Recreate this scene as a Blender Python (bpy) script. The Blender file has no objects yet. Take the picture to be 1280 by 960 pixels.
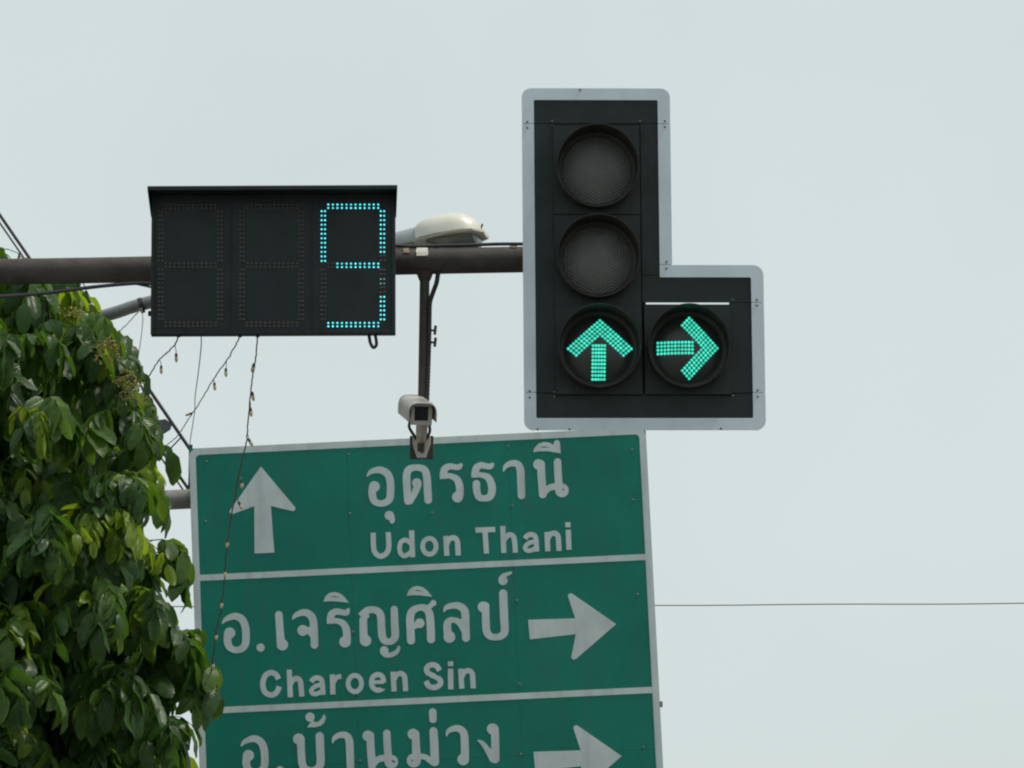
import bpy, bmesh, math, random
import numpy as np
from mathutils import Vector, Matrix
random.seed(7); rng = np.random.default_rng(11)
sc = bpy.context.scene
R = math.radians

# ------------------------------------------------------------------ camera
PITCH = R(11.0); FPX = 6450.0; EYE = Vector((0, 0, 1.6))
cam = bpy.data.cameras.new('camera'); camo = bpy.data.objects.new('camera', cam)
sc.collection.objects.link(camo); sc.camera = camo
camo.location = EYE; camo.rotation_euler = (R(90) + PITCH, 0, 0)
cam.sensor_width = 36; cam.lens = 36 * FPX / 1280; cam.clip_start = 0.1; cam.clip_end = 2000
# ------------------------------------------------------------------ sky and sun
SUN_EL, SUN_AZ = R(62), R(97)            # azimuth clockwise from +Y: high, to the right
w = bpy.data.worlds.new('World'); sc.world = w; w.use_nodes = True
nt = w.node_tree; nt.nodes.clear()
sky = nt.nodes.new('ShaderNodeTexSky'); sky.sky_type = 'NISHITA'; sky.sun_disc = False
sky.sun_elevation = SUN_EL; sky.sun_rotation = SUN_AZ
sky.air_density = 1.0; sky.dust_density = 8.0; sky.ozone_density = 1.0
mixn = nt.nodes.new('ShaderNodeMix'); mixn.data_type = 'RGBA'
mixn.inputs[0].default_value = 0.88                     # thick pale overcast veil over the clear sky
mixn.inputs[7].default_value = (7.05, 7.9, 7.88, 1)
bg = nt.nodes.new('ShaderNodeBackground'); bg.inputs[1].default_value = 0.1
out = nt.nodes.new('ShaderNodeOutputWorld')
nt.links.new(sky.outputs[0], mixn.inputs[6]); tcw = nt.nodes.new('ShaderNodeTexCoord'); cn_ = nt.nodes.new('ShaderNodeTexNoise'); cn_.inputs['Scale'].default_value = 9; cn_.inputs['Detail'].default_value = 3
cmr = nt.nodes.new('ShaderNodeMapRange'); cmr.inputs[1].default_value = .25; cmr.inputs[2].default_value = .75; cmr.inputs[3].default_value = .955; cmr.inputs[4].default_value = 1.045      # soft uneven cloud veil
cmu = nt.nodes.new('ShaderNodeVectorMath'); cmu.operation = 'SCALE'
nt.links.new(tcw.outputs['Generated'], cn_.inputs['Vector']); nt.links.new(cn_.outputs[0], cmr.inputs[0]); nt.links.new(mixn.outputs[2], cmu.inputs[0]); nt.links.new(cmr.outputs[0], cmu.inputs['Scale'])
nt.links.new(cmu.outputs[0], bg.inputs[0]); nt.links.new(bg.outputs[0], out.inputs[0])
sl = bpy.data.lights.new('sun', 'SUN'); sl.energy = 2.8; sl.angle = R(6); sl.color = (1, .93, .82)
slo = bpy.data.objects.new('sun', sl); sc.collection.objects.link(slo)
sd = Vector((math.sin(SUN_AZ) * math.cos(SUN_EL), math.cos(SUN_AZ) * math.cos(SUN_EL), math.sin(SUN_EL)))
slo.rotation_euler = sd.to_track_quat('Z', 'Y').to_euler(); slo.location = (5, 10, 30)
sc.view_settings.view_transform = 'Standard'; sc.view_settings.look = 'None'
sc.view_settings.exposure = 0; sc.view_settings.gamma = 1; sc.view_settings.use_curve_mapping = False
sc.cycles.filter_width = 2.1

# ------------------------------------------------------------------ pixels to places
FW = Vector((0, math.cos(PITCH), math.sin(PITCH))); UP = Vector((0, -math.sin(PITCH), math.cos(PITCH))); RT = Vector((1, 0, 0))
def ray(x, y): return RT * ((x - 640) / FPX) + UP * ((480 - y) / FPX) + FW
def at(x, y, Y):
    d = ray(x, y); return EYE + d * (Y / d.y)
def proj(P):
    d = P - EYE; z = d @ np.array(FW); return 640 + FPX * (d @ np.array(RT)) / z, 480 - FPX * (d @ np.array(UP)) / z, z
class Plane:
    def __init__(s, yaw, tilt, roll, o):
        yaw, tilt, roll = R(yaw), R(tilt), R(roll)
        n = Vector((math.sin(yaw), -math.cos(yaw), 0)); ex = Vector((math.cos(yaw), math.sin(yaw), 0)); ez = Vector((0, 0, 1))
        s.n = n * math.cos(tilt) - ez * math.sin(tilt); e = ez * math.cos(tilt) + n * math.sin(tilt)
        s.ex = ex * math.cos(roll) + e * math.sin(roll); s.ey = -ex * math.sin(roll) + e * math.cos(roll)
        s.o = Vector(o)
    def loc(s, x, y, z=0.0):
        d = ray(x, y); t = (s.o + s.n * z - EYE).dot(s.n) / d.dot(s.n); q = EYE + d * t - s.o
        return (q.dot(s.ex), q.dot(s.ey))
    def world(s, u, v, z=0): return s.o + s.ex * u + s.ey * v + s.n * z
    def shift(s, u, v): s.o = s.o + s.ex * u + s.ey * v
    def matrix(s):
        m = Matrix((s.ex, s.ey, s.n)).transposed().to_4x4(); m.translation = s.o; return m

# ------------------------------------------------------------------ object helpers
def link(o):
    sc.collection.objects.link(o); return o
BASE = {}
def thing(name, label, cat, matrix=None, loc=None, group=None):
    o = link(bpy.data.objects.new(name, None)); o.empty_display_size = .1
    if matrix is not None: o.matrix_world = matrix
    if loc is not None: o.location = loc; BASE[o.name] = Matrix.Translation(loc)
    tag(o, label, cat, group); return o
def tag(o, label, cat, group=None):
    o['label'] = label; o['category'] = cat
    if group: o['group'] = group
    return o
def mesh_obj(name, me, mats, parent=None, kind=None):
    o = link(bpy.data.objects.new(name, me)); o.parent = parent
    for m in (mats if isinstance(mats, (list, tuple)) else [mats]):
        if len(o.data.materials) < len(mats if isinstance(mats, (list, tuple)) else [mats]): o.data.materials.append(m)
    if kind: o['kind'] = kind
    return o
def obj(name, bm, mats, parent=None, smooth=False, kind=None, world=False):
    me = bpy.data.meshes.new(name); bm.normal_update(); bm.to_mesh(me); bm.free()
    if smooth:
        me.polygons.foreach_set('use_smooth', [True] * len(me.polygons))
        try: me.set_sharp_from_angle(angle=R(38))
        except Exception: pass
    o = mesh_obj(name, me, mats, parent, kind)
    if world and parent: o.matrix_parent_inverse = BASE[parent.name].inverted() if parent.name in BASE else parent.matrix_parent_inverse.copy()
    return o
def box(bm, c, s, bev=0.0, rot=None):
    r = bmesh.ops.create_cube(bm, size=1)['verts']
    M = Matrix.Translation(c) @ (rot.to_4x4() if rot else Matrix()) @ Matrix.Diagonal((*s, 1))
    bmesh.ops.transform(bm, matrix=M, verts=r)
    if bev:
        es = list({e for v in r for e in v.link_edges})
        bmesh.ops.bevel(bm, geom=es, offset=bev, segments=2, affect='EDGES', profile=.5)
def boxb(c, s, bev=0.0, rot=None):
    bm = bmesh.new(); box(bm, c, s, bev, rot); return bm
def tube(bm, pts, r, n=10, cap=True):
    pts = [Vector(p) for p in pts]; rr = r if isinstance(r, (list, tuple)) else [r] * len(pts)
    rings = []; ref = None
    for i, p in enumerate(pts):
        t = (pts[min(i + 1, len(pts) - 1)] - pts[max(i - 1, 0)]).normalized()
        if ref is None: ref = t.orthogonal().normalized()
        a = (ref - t * ref.dot(t)).normalized(); ref = a; b = t.cross(a)
        rings.append([bm.verts.new(p + (a * math.cos(k * 2 * math.pi / n) + b * math.sin(k * 2 * math.pi / n)) * rr[i]) for k in range(n)])
    for A, B in zip(rings, rings[1:]):
        for k in range(n): bm.faces.new((A[k], A[(k + 1) % n], B[(k + 1) % n], B[k]))
    if cap:
        bm.faces.new(rings[0][::-1]); bm.faces.new(rings[-1])
def tubeb(pts, r, n=10):
    bm = bmesh.new(); tube(bm, pts, r, n); return bm
def smooth_path(pts, sub=6):
    P = [np.array(p, float) for p in pts]; o = []
    for i in range(len(P) - 1):
        a, b, c, d = P[max(i - 1, 0)], P[i], P[i + 1], P[min(i + 2, len(P) - 1)]
        for k in range(sub):
            t = k / sub
            o.append(.5 * (2 * b + (c - a) * t + (2 * a - 5 * b + 4 * c - d) * t * t + (3 * b - a - 3 * c + d) * t ** 3))
    o.append(P[-1]); return o
def lathe(bm, prof, c=(0, 0, 0), n=32, closed=False):
    """prof: (radius, z) turned round local z"""
    rings = [[bm.verts.new((c[0] + r * math.cos(2 * math.pi * k / n), c[1] + r * math.sin(2 * math.pi * k / n), c[2] + z)) for k in range(n)] if r > 1e-6
             else [bm.verts.new((c[0], c[1], c[2] + z))] for r, z in prof]
    if closed: rings.append(rings[0])
    for A, B in zip(rings, rings[1:]):
        for k in range(n):
            a0, a1, b0, b1 = A[k % len(A)], A[(k + 1) % len(A)], B[k % len(B)], B[(k + 1) % len(B)]
            vs = []
            for v in (a0, a1, b1, b0):
                if v not in vs: vs.append(v)
            if len(vs) > 2: bm.faces.new(vs)

# ------------------------------------------------------------------ materials
def mat(name, col, rough=.5, metal=0.0, var=.12, scale=6.0, bump=0.0, bscale=60.0, spec=.5, col2=None, stain=0.0, coat=0.0):
    m = bpy.data.materials.new(name); m.use_nodes = True; n = m.node_tree; b = n.nodes['Principled BSDF']
    b.inputs['Roughness'].default_value = rough; b.inputs['Metallic'].default_value = metal
    b.inputs['Specular IOR Level'].default_value = spec
    if coat: b.inputs['Coat Weight'].default_value = coat
    tc = n.nodes.new('ShaderNodeTexCoord'); no = n.nodes.new('ShaderNodeTexNoise')
    no.inputs['Scale'].default_value = scale; no.inputs['Detail'].default_value = 6; no.inputs['Roughness'].default_value = .65
    n.links.new(tc.outputs['Object'], no.inputs['Vector'])
    mx = n.nodes.new('ShaderNodeMix'); mx.data_type = 'RGBA'
    c2 = col2 or tuple(c * (1 - 2 * var) for c in col)
    c1 = col if col2 else tuple(min(1, c * (1 + var)) for c in col)
    mx.inputs[6].default_value = (*c1, 1); mx.inputs[7].default_value = (*c2, 1)
    rp = n.nodes.new('ShaderNodeMapRange'); rp.inputs[1].default_value = .3; rp.inputs[2].default_value = .75
    n.links.new(no.outputs[0], rp.inputs[0]); n.links.new(rp.outputs[0], mx.inputs[0]); last = mx.outputs[2]
    if stain:
        n2 = n.nodes.new('ShaderNodeTexNoise'); n2.inputs['Scale'].default_value = 3.0; n2.inputs['Detail'].default_value = 8
        mp = n.nodes.new('ShaderNodeMapping'); mp.inputs['Scale'].default_value = (5, .6, 1)     # streaks that run down
        n.links.new(tc.outputs['Object'], mp.inputs[0]); n.links.new(mp.outputs[0], n2.inputs['Vector'])
        r2 = n.nodes.new('ShaderNodeMapRange'); r2.inputs[1].default_value = .5; r2.inputs[2].default_value = .8; r2.inputs[4].default_value = stain
        m2 = n.nodes.new('ShaderNodeMix'); m2.data_type = 'RGBA'; m2.inputs[7].default_value = (.07, .065, .05, 1)
        n.links.new(n2.outputs[0], r2.inputs[0]); n.links.new(r2.outputs[0], m2.inputs[0]); n.links.new(last, m2.inputs[6]); last = m2.outputs[2]
    n.links.new(last, b.inputs['Base Color'])
    rr = n.nodes.new('ShaderNodeMapRange'); rr.inputs[3].default_value = max(.05, rough - .1); rr.inputs[4].default_value = min(1, rough + .12)
    n.links.new(no.outputs[0], rr.inputs[0]); n.links.new(rr.outputs[0], b.inputs['Roughness'])
    if bump:
        n3 = n.nodes.new('ShaderNodeTexNoise'); n3.inputs['Scale'].default_value = bscale; n3.inputs['Detail'].default_value = 3
        n.links.new(tc.outputs['Object'], n3.inputs['Vector'])
        bp = n.nodes.new('ShaderNodeBump'); bp.inputs['Strength'].default_value = bump; bp.inputs['Distance'].default_value = .01
        n.links.new(n3.outputs[0], bp.inputs['Height']); n.links.new(bp.outputs[0], b.inputs['Normal'])
    return m
def emit(name, col, strength, base=(.02, .05, .05)):
    m = mat(name, base, .3, var=.02); b = m.node_tree.nodes['Principled BSDF']
    b.inputs['Emission Color'].default_value = (*col, 1); b.inputs['Emission Strength'].default_value = strength
    n = m.node_tree; tc = n.nodes.new('ShaderNodeTexCoord'); no = n.nodes.new('ShaderNodeTexNoise'); no.inputs['Scale'].default_value = 45; no.inputs['Detail'].default_value = 2
    mr = n.nodes.new('ShaderNodeMapRange'); mr.inputs[1].default_value = .3; mr.inputs[2].default_value = .7; mr.inputs[3].default_value = strength * .72; mr.inputs[4].default_value = strength * 1.3
    n.links.new(tc.outputs['Object'], no.inputs['Vector']); n.links.new(no.outputs[0], mr.inputs[0]); n.links.new(mr.outputs[0], b.inputs['Emission Strength']); return m
M = {}
M['green'] = mat('green_reflective_sheet', (.004, .185, .138), .5, var=.12, scale=1.6, bump=.05, bscale=300, stain=.2, spec=.25)
M['signwhite'] = mat('dull_white_reflective_sheet', (.54, .61, .62), .55, var=.07, scale=5, stain=.25, spec=.35)
M['rail'] = mat('galvanised_steel', (.21, .205, .19), .55, .3, .15, 9, .1)
M['rivet'] = mat('rusty_rivet', (.20, .19, .15), .6, .3, .2, 80)
M['border'] = mat('pale_grey_painted_border', (.54, .63, .70), .5, var=.05, scale=6, stain=.10)
M['black'] = mat('matt_black_polycarbonate', (.012, .021, .021), .5, var=.2, scale=8, bump=.05, stain=.03, spec=.28)
M['blackin'] = mat('black_visor_plastic', (.031, .029, .025), .5, var=.25, scale=12, bump=.05, spec=.3)
M['seam'] = mat('dark_gasket', (.008, .01, .01), .7, var=.1)
M['bolt'] = mat('dull_steel_bolt', (.12, .12, .12), .5, .6, .2, 60)
M['arm'] = mat('weathered_brown_grey_steel', (.085, .075, .069), .65, .1, .3, 7, .2, 40, col2=(.036, .032, .031), spec=.3)
M['cable'] = mat('black_cable_sheath', (.02, .02, .024), .5, var=.2, scale=30)
M['tape'] = mat('pale_wrapping_tape', (.55, .55, .5), .6, var=.15, scale=40)
M['tapeb'] = mat('beige_wrapping_tape', (.19, .16, .12), .65, var=.2, scale=40)
M['box'] = mat('black_display_casing', (.011, .018, .021), .5, var=.2, scale=7, bump=.06, spec=.28)
M['unlit'] = mat('unlit_smoky_led', (.042, .041, .037), .35, var=.2, scale=80)
M['lit'] = emit('lit_cyan_led', (.10, .88, .95), 1.25)
M['halflit'] = emit('faint_led', (.35, .9, .75), .35)
M['arrowled'] = emit('lit_green_led', (.05, .86, .60), .95)
M['lamptop'] = mat('cream_painted_aluminium', (.62, .60, .54), .4, .1, .08, 9, .03, stain=.1)
M['lampgrey'] = mat('grey_lamp_collar', (.33, .36, .38), .5, .2, .1, 9)
M['glass'] = mat('smoky_lamp_glass', (.12, .125, .11), .15, var=.1, scale=12)
M['lamptube'] = mat('grey_painted_tube', (.30, .30, .32), .5, .3, .15, 9, .1)
M['cctv'] = mat('warm_grey_camera_paint', (.43, .41, .38), .45, .1, .12, 30, .05, 120)
M['bezel'] = mat('pale_camera_bezel', (.40, .40, .36), .5, var=.1, scale=40)
M['window'] = mat('dark_camera_window', (.012, .016, .02), .1, var=.1)
M['plate'] = mat('rusty_black_plate', (.045, .035, .03), .7, var=.3, scale=40)
M['wire'] = mat('grey_thin_wire', (.09, .09, .10), .55, var=.2, scale=40)
M['wirebrown'] = mat('brown_string_wire', (.10, .075, .05), .55, var=.2, scale=40)
M['socket'] = mat('black_bulb_socket', (.03, .025, .04), .5, var=.2, scale=60)
M['bulb'] = mat('pale_yellow_bulb_glass', (.62, .56, .30), .15, var=.15, scale=90); M['bulb'].node_tree.nodes['Principled BSDF'].inputs['Transmission Weight'].default_value = .35
M['asphalt'] = mat('asphalt', (.055, .055, .055), .85, var=.2, scale=3, bump=.4, bscale=90)
M['earth'] = mat('dry_grass_and_earth', (.13, .14, .07), .9, var=.25, scale=.4, bump=.5, bscale=20, col2=(.16, .12, .08))
M['paving'] = mat('concrete_paving', (.30, .29, .27), .8, var=.15, scale=2, bump=.2)
M['bark'] = mat('grey_brown_bark', (.11, .085, .06), .85, var=.3, scale=9, bump=.8, bscale=25)
M['wood'] = mat('concrete_utility_pole', (.3, .29, .27), .8, var=.15, scale=3)
def lens_mat():
    m = mat('smoky_grey_signal_lens', (.08, .085, .08), .4, var=.15, scale=14); n = m.node_tree; b = n.nodes['Principled BSDF']
    tc = n.nodes.new('ShaderNodeTexCoord'); acc = None
    for k in range(3):                                   # three crossed waves: a honeycomb of small bosses
        a = k * math.pi / 3; dt = n.nodes.new('ShaderNodeVectorMath'); dt.operation = 'DOT_PRODUCT'; dt.inputs[1].default_value = (math.cos(a) * 560, math.sin(a) * 560, 0)
        n.links.new(tc.outputs['Object'], dt.inputs[0]); co = n.nodes.new('ShaderNodeMath'); co.operation = 'COSINE'; n.links.new(dt.outputs['Value'], co.inputs[0])
        if acc is None: acc = co
        else:
            ad = n.nodes.new('ShaderNodeMath'); ad.operation = 'ADD'; n.links.new(acc.outputs[0], ad.inputs[0]); n.links.new(co.outputs[0], ad.inputs[1]); acc = ad
    bp = n.nodes.new('ShaderNodeBump'); bp.inputs['Strength'].default_value = .28; bp.inputs['Distance'].default_value = .002
    n.links.new(acc.outputs[0], bp.inputs['Height']); n.links.new(bp.outputs[0], b.inputs['Normal']); return m
M['lens'] = lens_mat()
M['darklens'] = mat('dark_clear_signal_lens', (.022, .027, .025), .3, var=.2, scale=14)
def leaf_mat(name, c, trans, tw):
    m = mat(name, c, .31, var=.35, scale=9.0, spec=.34); n = m.node_tree; b = n.nodes['Principled BSDF']
    uv = n.nodes.new('ShaderNodeUVMap'); uv.uv_map = 'leaf'
    sp = n.nodes.new('ShaderNodeSeparateXYZ'); n.links.new(uv.outputs[0], sp.inputs[0])
    ab = n.nodes.new('ShaderNodeMath'); ab.operation = 'ABSOLUTE'; n.links.new(sp.outputs[1], ab.inputs[0])
    mu = n.nodes.new('ShaderNodeMath'); mu.operation = 'MULTIPLY_ADD'; mu.inputs[1].default_value = 58; n.links.new(sp.outputs[0], mu.inputs[0])
    m2 = n.nodes.new('ShaderNodeMath'); m2.operation = 'MULTIPLY'; m2.inputs[1].default_value = -20; n.links.new(ab.outputs[0], m2.inputs[0]); n.links.new(m2.outputs[0], mu.inputs[2])
    sn = n.nodes.new('ShaderNodeMath'); sn.operation = 'SINE'; n.links.new(mu.outputs[0], sn.inputs[0])
    bp = n.nodes.new('ShaderNodeBump'); bp.inputs['Strength'].default_value = .26; bp.inputs['Distance'].default_value = .003
    n.links.new(sn.outputs[0], bp.inputs['Height']); n.links.new(bp.outputs[0], b.inputs['Normal'])
    tr = n.nodes.new('ShaderNodeBsdfTranslucent'); tr.inputs[0].default_value = (*trans, 1)
    mx = n.nodes.new('ShaderNodeMixShader'); mx.inputs[0].default_value = tw; o = n.nodes['Material Output']
    n.links.new(b.outputs[0], mx.inputs[1]); n.links.new(tr.outputs[0], mx.inputs[2]); n.links.new(mx.outputs[0], o.inputs[0]); return m
LEAFM = [leaf_mat('dark_leaf', (.033, .085, .018), (.12, .27, .02), .31), leaf_mat('mid_leaf', (.066, .138, .024), (.22, .40, .03), .34), leaf_mat('young_leaf', (.16, .25, .022), (.42, .58, .035), .42)]
M['bud'] = mat('brown_yellow_flower_bud', (.26, .27, .05), .6, var=.3, scale=30, col2=(.22, .16, .05))

# ------------------------------------------------------------------ signed-distance shapes -> clean flat sheets
def cr(points, sub=7):
    return np.array(smooth_path(points, sub)) if len(points) > 2 else np.array(points, float)
def sd_stroke(X, Y, pts, butt=(False, False)):
    d = np.full(X.shape, 1e9)
    for i in range(len(pts) - 1):
        ax, ay, ar = pts[i]; bx, by, br = pts[i + 1]; dx, dy = bx - ax, by - ay; L2 = dx * dx + dy * dy + 1e-9; L = math.sqrt(L2)
        t = ((X - ax) * dx + (Y - ay) * dy) / L2; tc = np.clip(t, 0, 1)
        e = np.hypot(X - ax - tc * dx, Y - ay - tc * dy) - (ar + (br - ar) * tc)
        d = np.minimum(d, e)
    for k, (p, q) in enumerate(((pts[0], pts[1]), (pts[-1], pts[-2]))):       # square-cut ends
        if butt[k]:
            dx, dy = p[0] - q[0], p[1] - q[1]; L = math.hypot(dx, dy)
            hp = ((X - p[0]) * dx + (Y - p[1]) * dy) / L; d = np.where(np.hypot(X - p[0], Y - p[1]) < 2.0 * p[2], np.maximum(d, hp), d)
    return d
def sd_poly(X, Y, pts):
    d = np.full(X.shape, 1e18); s = np.zeros(X.shape, bool); n = len(pts)
    for i in range(n):
        ax, ay = pts[i]; bx, by = pts[(i + 1) % n]; dx, dy = bx - ax, by - ay
        t = np.clip(((X - ax) * dx + (Y - ay) * dy) / (dx * dx + dy * dy + 1e-9), 0, 1)
        d = np.minimum(d, (X - ax - t * dx) ** 2 + (Y - ay - t * dy) ** 2)
        c = ((ay > Y) != (by > Y)) & (X < (bx - ax) * (Y - ay) / ((by - ay) if by != ay else 1e-9) + ax); s ^= c
    return np.sqrt(d) * np.where(s, -1, 1)
def sheet(D, xs, ys, tomap, thick):
    """marching squares: filled sheet (top at +thick, walls down to 0) where D < 0; tomap(x, y) -> (u, v)"""
    bm = bmesh.new(); cache = {}
    ins = D < 0
    def top(x, y):
        k = (round(x, 4), round(y, 4))
        if k not in cache:
            u, v = tomap(x, y); cache[k] = (bm.verts.new((u, v, thick)), bm.verts.new((u, v, 0)))
        return cache[k]
    def face(vs):
        q = []
        for v in vs:
            if not q or q[-1] is not v: q.append(v)
        if len(q) > 2 and q[0] is q[-1]: q.pop()
        if len(set(q)) > 2 and len(set(q)) == len(q):
            try: bm.faces.new(q)
            except ValueError: pass
    ny, nx = D.shape
    for j in range(ny - 1):
        run = None
        for i in range(nx):
            full = i < nx - 1 and ins[j, i] and ins[j, i + 1] and ins[j + 1, i] and ins[j + 1, i + 1]
            if full:
                if run is None: run = i
                continue
            if run is not None:
                face([top(xs[run], ys[j])[0], top(xs[i], ys[j])[0], top(xs[i], ys[j + 1])[0], top(xs[run], ys[j + 1])[0]]); run = None
            if i == nx - 1: break
            cn = [(i, j), (i + 1, j), (i + 1, j + 1), (i, j + 1)]; inn = [ins[b, a] for a, b in cn]
            if not any(inn): continue
            poly = []; cross = []
            for k in range(4):
                (a, b), (c, d) = cn[k], cn[(k + 1) % 4]
                if inn[k]: poly.append((xs[a], ys[b]))
                if inn[k] != inn[(k + 1) % 4]:
                    t = D[b, a] / (D[b, a] - D[d, c]); pt = (xs[a] + t * (xs[c] - xs[a]), ys[b] + t * (ys[d] - ys[b]))
                    poly.append(pt); cross.append((pt, inn[k]))
            face([top(*p)[0] for p in poly])
            for k in range(len(cross)):
                if cross[k][1]:
                    p, q = cross[k][0], cross[(k + 1) % len(cross)][0]
                    a, b = top(*p), top(*q)
                    if a[0] is not b[0]: face([a[0], b[0], b[1], a[1]])
    for v in [v for v in bm.verts if not v.link_faces]: bm.verts.remove(v)
    bmesh.ops.recalc_face_normals(bm, faces=bm.faces)
    up = sum(f.normal.z * f.calc_area() for f in bm.faces if abs(f.normal.z) > .9)
    if up < 0: bmesh.ops.reverse_faces(bm, faces=bm.faces)
    return bm

# ================================================================== THE SETTING
def ground_sheet(name, x0, x1, y0, y1, z, m, seg=1):
    bm = bmesh.new(); bm.faces.new([bm.verts.new(p) for p in ((x0, y0, z), (x1, y0, z), (x1, y1, z), (x0, y1, z))])
    o = obj(name, bm, m); o['kind'] = 'structure'; return o
ground_sheet('ground', -900, 900, -300, 1500, -.12, M['earth'])
ground_sheet('road', -2.0, 9.5, -120, 300, -.108, M['asphalt'])
pv = obj('pavement', boxb((-5.2, 60, -.06), (6.0, 240, .12)), M['paving']); pv['kind'] = 'structure'
kb = obj('kerb', boxb((-2.1, 60, -.055), (.2, 240, .15), .015), M['paving']); kb['kind'] = 'structure'

# ================================================================== MAST ARM
mast = thing('mast_arm_pole', 'long brown-grey steel mast arm carrying the traffic signal and countdown display', 'signal mast', loc=(-4.9, 20, 0))
armpts = [at(-905, 349, 20), at(-450, 345, 20), at(0, 339.7, 20), at(187, 336.5, 20), at(350, 332, 20), at(495, 327.5, 20), at(650, 324.5, 20), at(775, 322.5, 20)]
RA = .0515
obj('arm', tubeb(smooth_path(armpts, 4), RA, 24), M['arm'], mast, True, world=True)
ztop = armpts[0].z + .25
obj('post', tubeb([(-4.9, 20, 0), (-4.9, 20, ztop)], [.11, .085], 24), M['arm'], mast, True, world=True)
obj('base_plate', boxb((-4.9, 20, .0125), (.42, .42, .025), .004), M['arm'], mast, world=True)
for dx in (-.15, .15):
    for dy in (-.15, .15):
        bm = bmesh.new(); lathe(bm, [(0, .06), (.018, .06), (.018, 0), (0, 0)], (-4.9 + dx, 20 + dy, .025), 6); obj('anchor_bolt', bm, M['bolt'], mast, world=True)
obj('end_cap', tubeb([armpts[-1] - Vector((.01, 0, 0)), armpts[-1] + Vector((.012, 0, 0))], RA + .004, 24), M['arm'], mast, True, world=True)
def band(x, y, wpx, m, nm, a0, a1):
    a = at(x - wpx / 2, y, 20); b = at(x + wpx / 2, y, 20); bm = bmesh.new(); n = 18; rr = []
    for p in (a, b):
        rr.append([[bm.verts.new(p + Vector((random.gauss(0, .002), -math.sin(t) * q, math.cos(t) * q))) for t in np.linspace(R(a0), R(a1), n)] for q in (RA + .001, RA + .004)])
    (ai, ao), (bi, bo) = rr
    for k in range(n - 1):
        bm.faces.new((ao[k], ao[k + 1], bo[k + 1], bo[k])); bm.faces.new((ai[k], bi[k], bi[k + 1], ai[k + 1])); bm.faces.new((ai[k], ai[k + 1], ao[k + 1], ao[k])); bm.faces.new((bi[k], bo[k], bo[k + 1], bi[k + 1]))
    for k in (0, n - 1): bm.faces.new((ai[k], ao[k], bo[k], bi[k]))
    bmesh.ops.recalc_face_normals(bm, faces=bm.faces); obj(nm, bm, m, mast, True, world=True)
band(508, 327.2, 7, M['tapeb'], 'tape_band', -60, 62); band(527.5, 326.8, 14, M['tape'], 'tape_band', -90, 78); band(642, 324.6, 7, M['tapeb'], 'tape_band', -60, 40)
cab = smooth_path([at(x, y, 19.985) for x, y in ((480, 306), (505, 307.6), (520, 308), (555, 307), (590, 306.2), (625, 305), (660, 305))], 5)
obj('cable', tubeb(cab, .007, 8), M['cable'], mast, True, world=True)
# cables slung under the arm at the left
for pts, rr in (([(-140, 372), (-60, 373), (0, 371), (60, 366), (115, 359), (150, 355.5), (175, 354), (193, 355)], .0075), ([(-140, 371), (-60, 371), (0, 369.5), (60, 365), (115, 358), (160, 354.5), (180, 357), (200, 362)], .0045)):
    q = [at(x, y, 19.93 if x > -100 else 20.0) for x, y in pts]; q[0] = at(-140, 344 + RA / .0031 - 2, 20)
    obj('cable', tubeb(smooth_path(q, 5), rr, 8), M['cable'], mast, True, world=True)

# ================================================================== COUNTDOWN DISPLAY
PB = Plane(.14, .07, .30, (-1.4155, 19.75, 6.2066)); KB = .9564 / 305.5     # origin: top left of the front
cx, cy = PB.loc(341.3, 417.8); PB.shift(cx, cy)                                # base: middle of the lower edge
cd = thing('countdown_display', 'black three-digit countdown display with its right digit lit cyan', 'countdown display', PB.matrix())
W_, H_ = 305.5 * KB, 178.9 * KB
fr = .014
obj('casing', boxb((0, H_ / 2, -.0225), (W_, H_, .045), .004), M['box'], cd)
for s in (-1, 1): obj('front_frame', boxb((s * (W_ / 2 - fr / 2), H_ / 2, .004), (fr, H_, .008), .002), M['box'], cd)
for s in (0, 1): obj('front_frame', boxb((0, fr / 2 + s * (H_ - fr), .004), (W_ - 2 * fr - .001, fr, .008), .002), M['box'], cd)
# sloping hood over the front, flared past the sides
bm = bmesh.new()
prof = [(-.045, H_ + .002), (.10, H_ + .013), (.104, H_ + .009), (.104, H_ - .004), (.100, H_ - .004), (.098, H_ + .006), (-.045, H_ - .003)]
vs = [[bm.verts.new((s * (W_ / 2 + .003 + (.007 if z > .05 else 0)), y, z)) for z, y in prof] for s in (-1, 1)]
for k in range(len(prof)):
    a, b = k, (k + 1) % len(prof); bm.faces.new((vs[0][a], vs[0][b], vs[1][b], vs[1][a]))
for q in (vs[0], vs[1]): bm.faces.new(q)
bmesh.ops.recalc_face_normals(bm, faces=bm.faces); obj('hood', bm, M['box'], cd)
for s in (-1, 1):
    bm = bmesh.new(); t_ = .003; x0 = s * (W_ / 2 + .003)
    prs = [(x0, H_ + .001, -.044), (x0 + s * .007, H_ + .008, .098), (x0 + s * .007, H_ - .006, .098), (x0, H_ - .085, -.0), (x0, H_ - .085, -.044)]
    A = [bm.verts.new(p) for p in prs]; B = [bm.verts.new((p[0] - s * t_, p[1], p[2])) for p in prs]
    for k in range(5): bm.faces.new((A[k], A[(k + 1) % 5], B[(k + 1) % 5], B[k]))
    bm.faces.new(A); bm.faces.new(B[::-1]); bmesh.ops.recalc_face_normals(bm, faces=bm.faces); obj('hood_cheek', bm, M['box'], cd)
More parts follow.
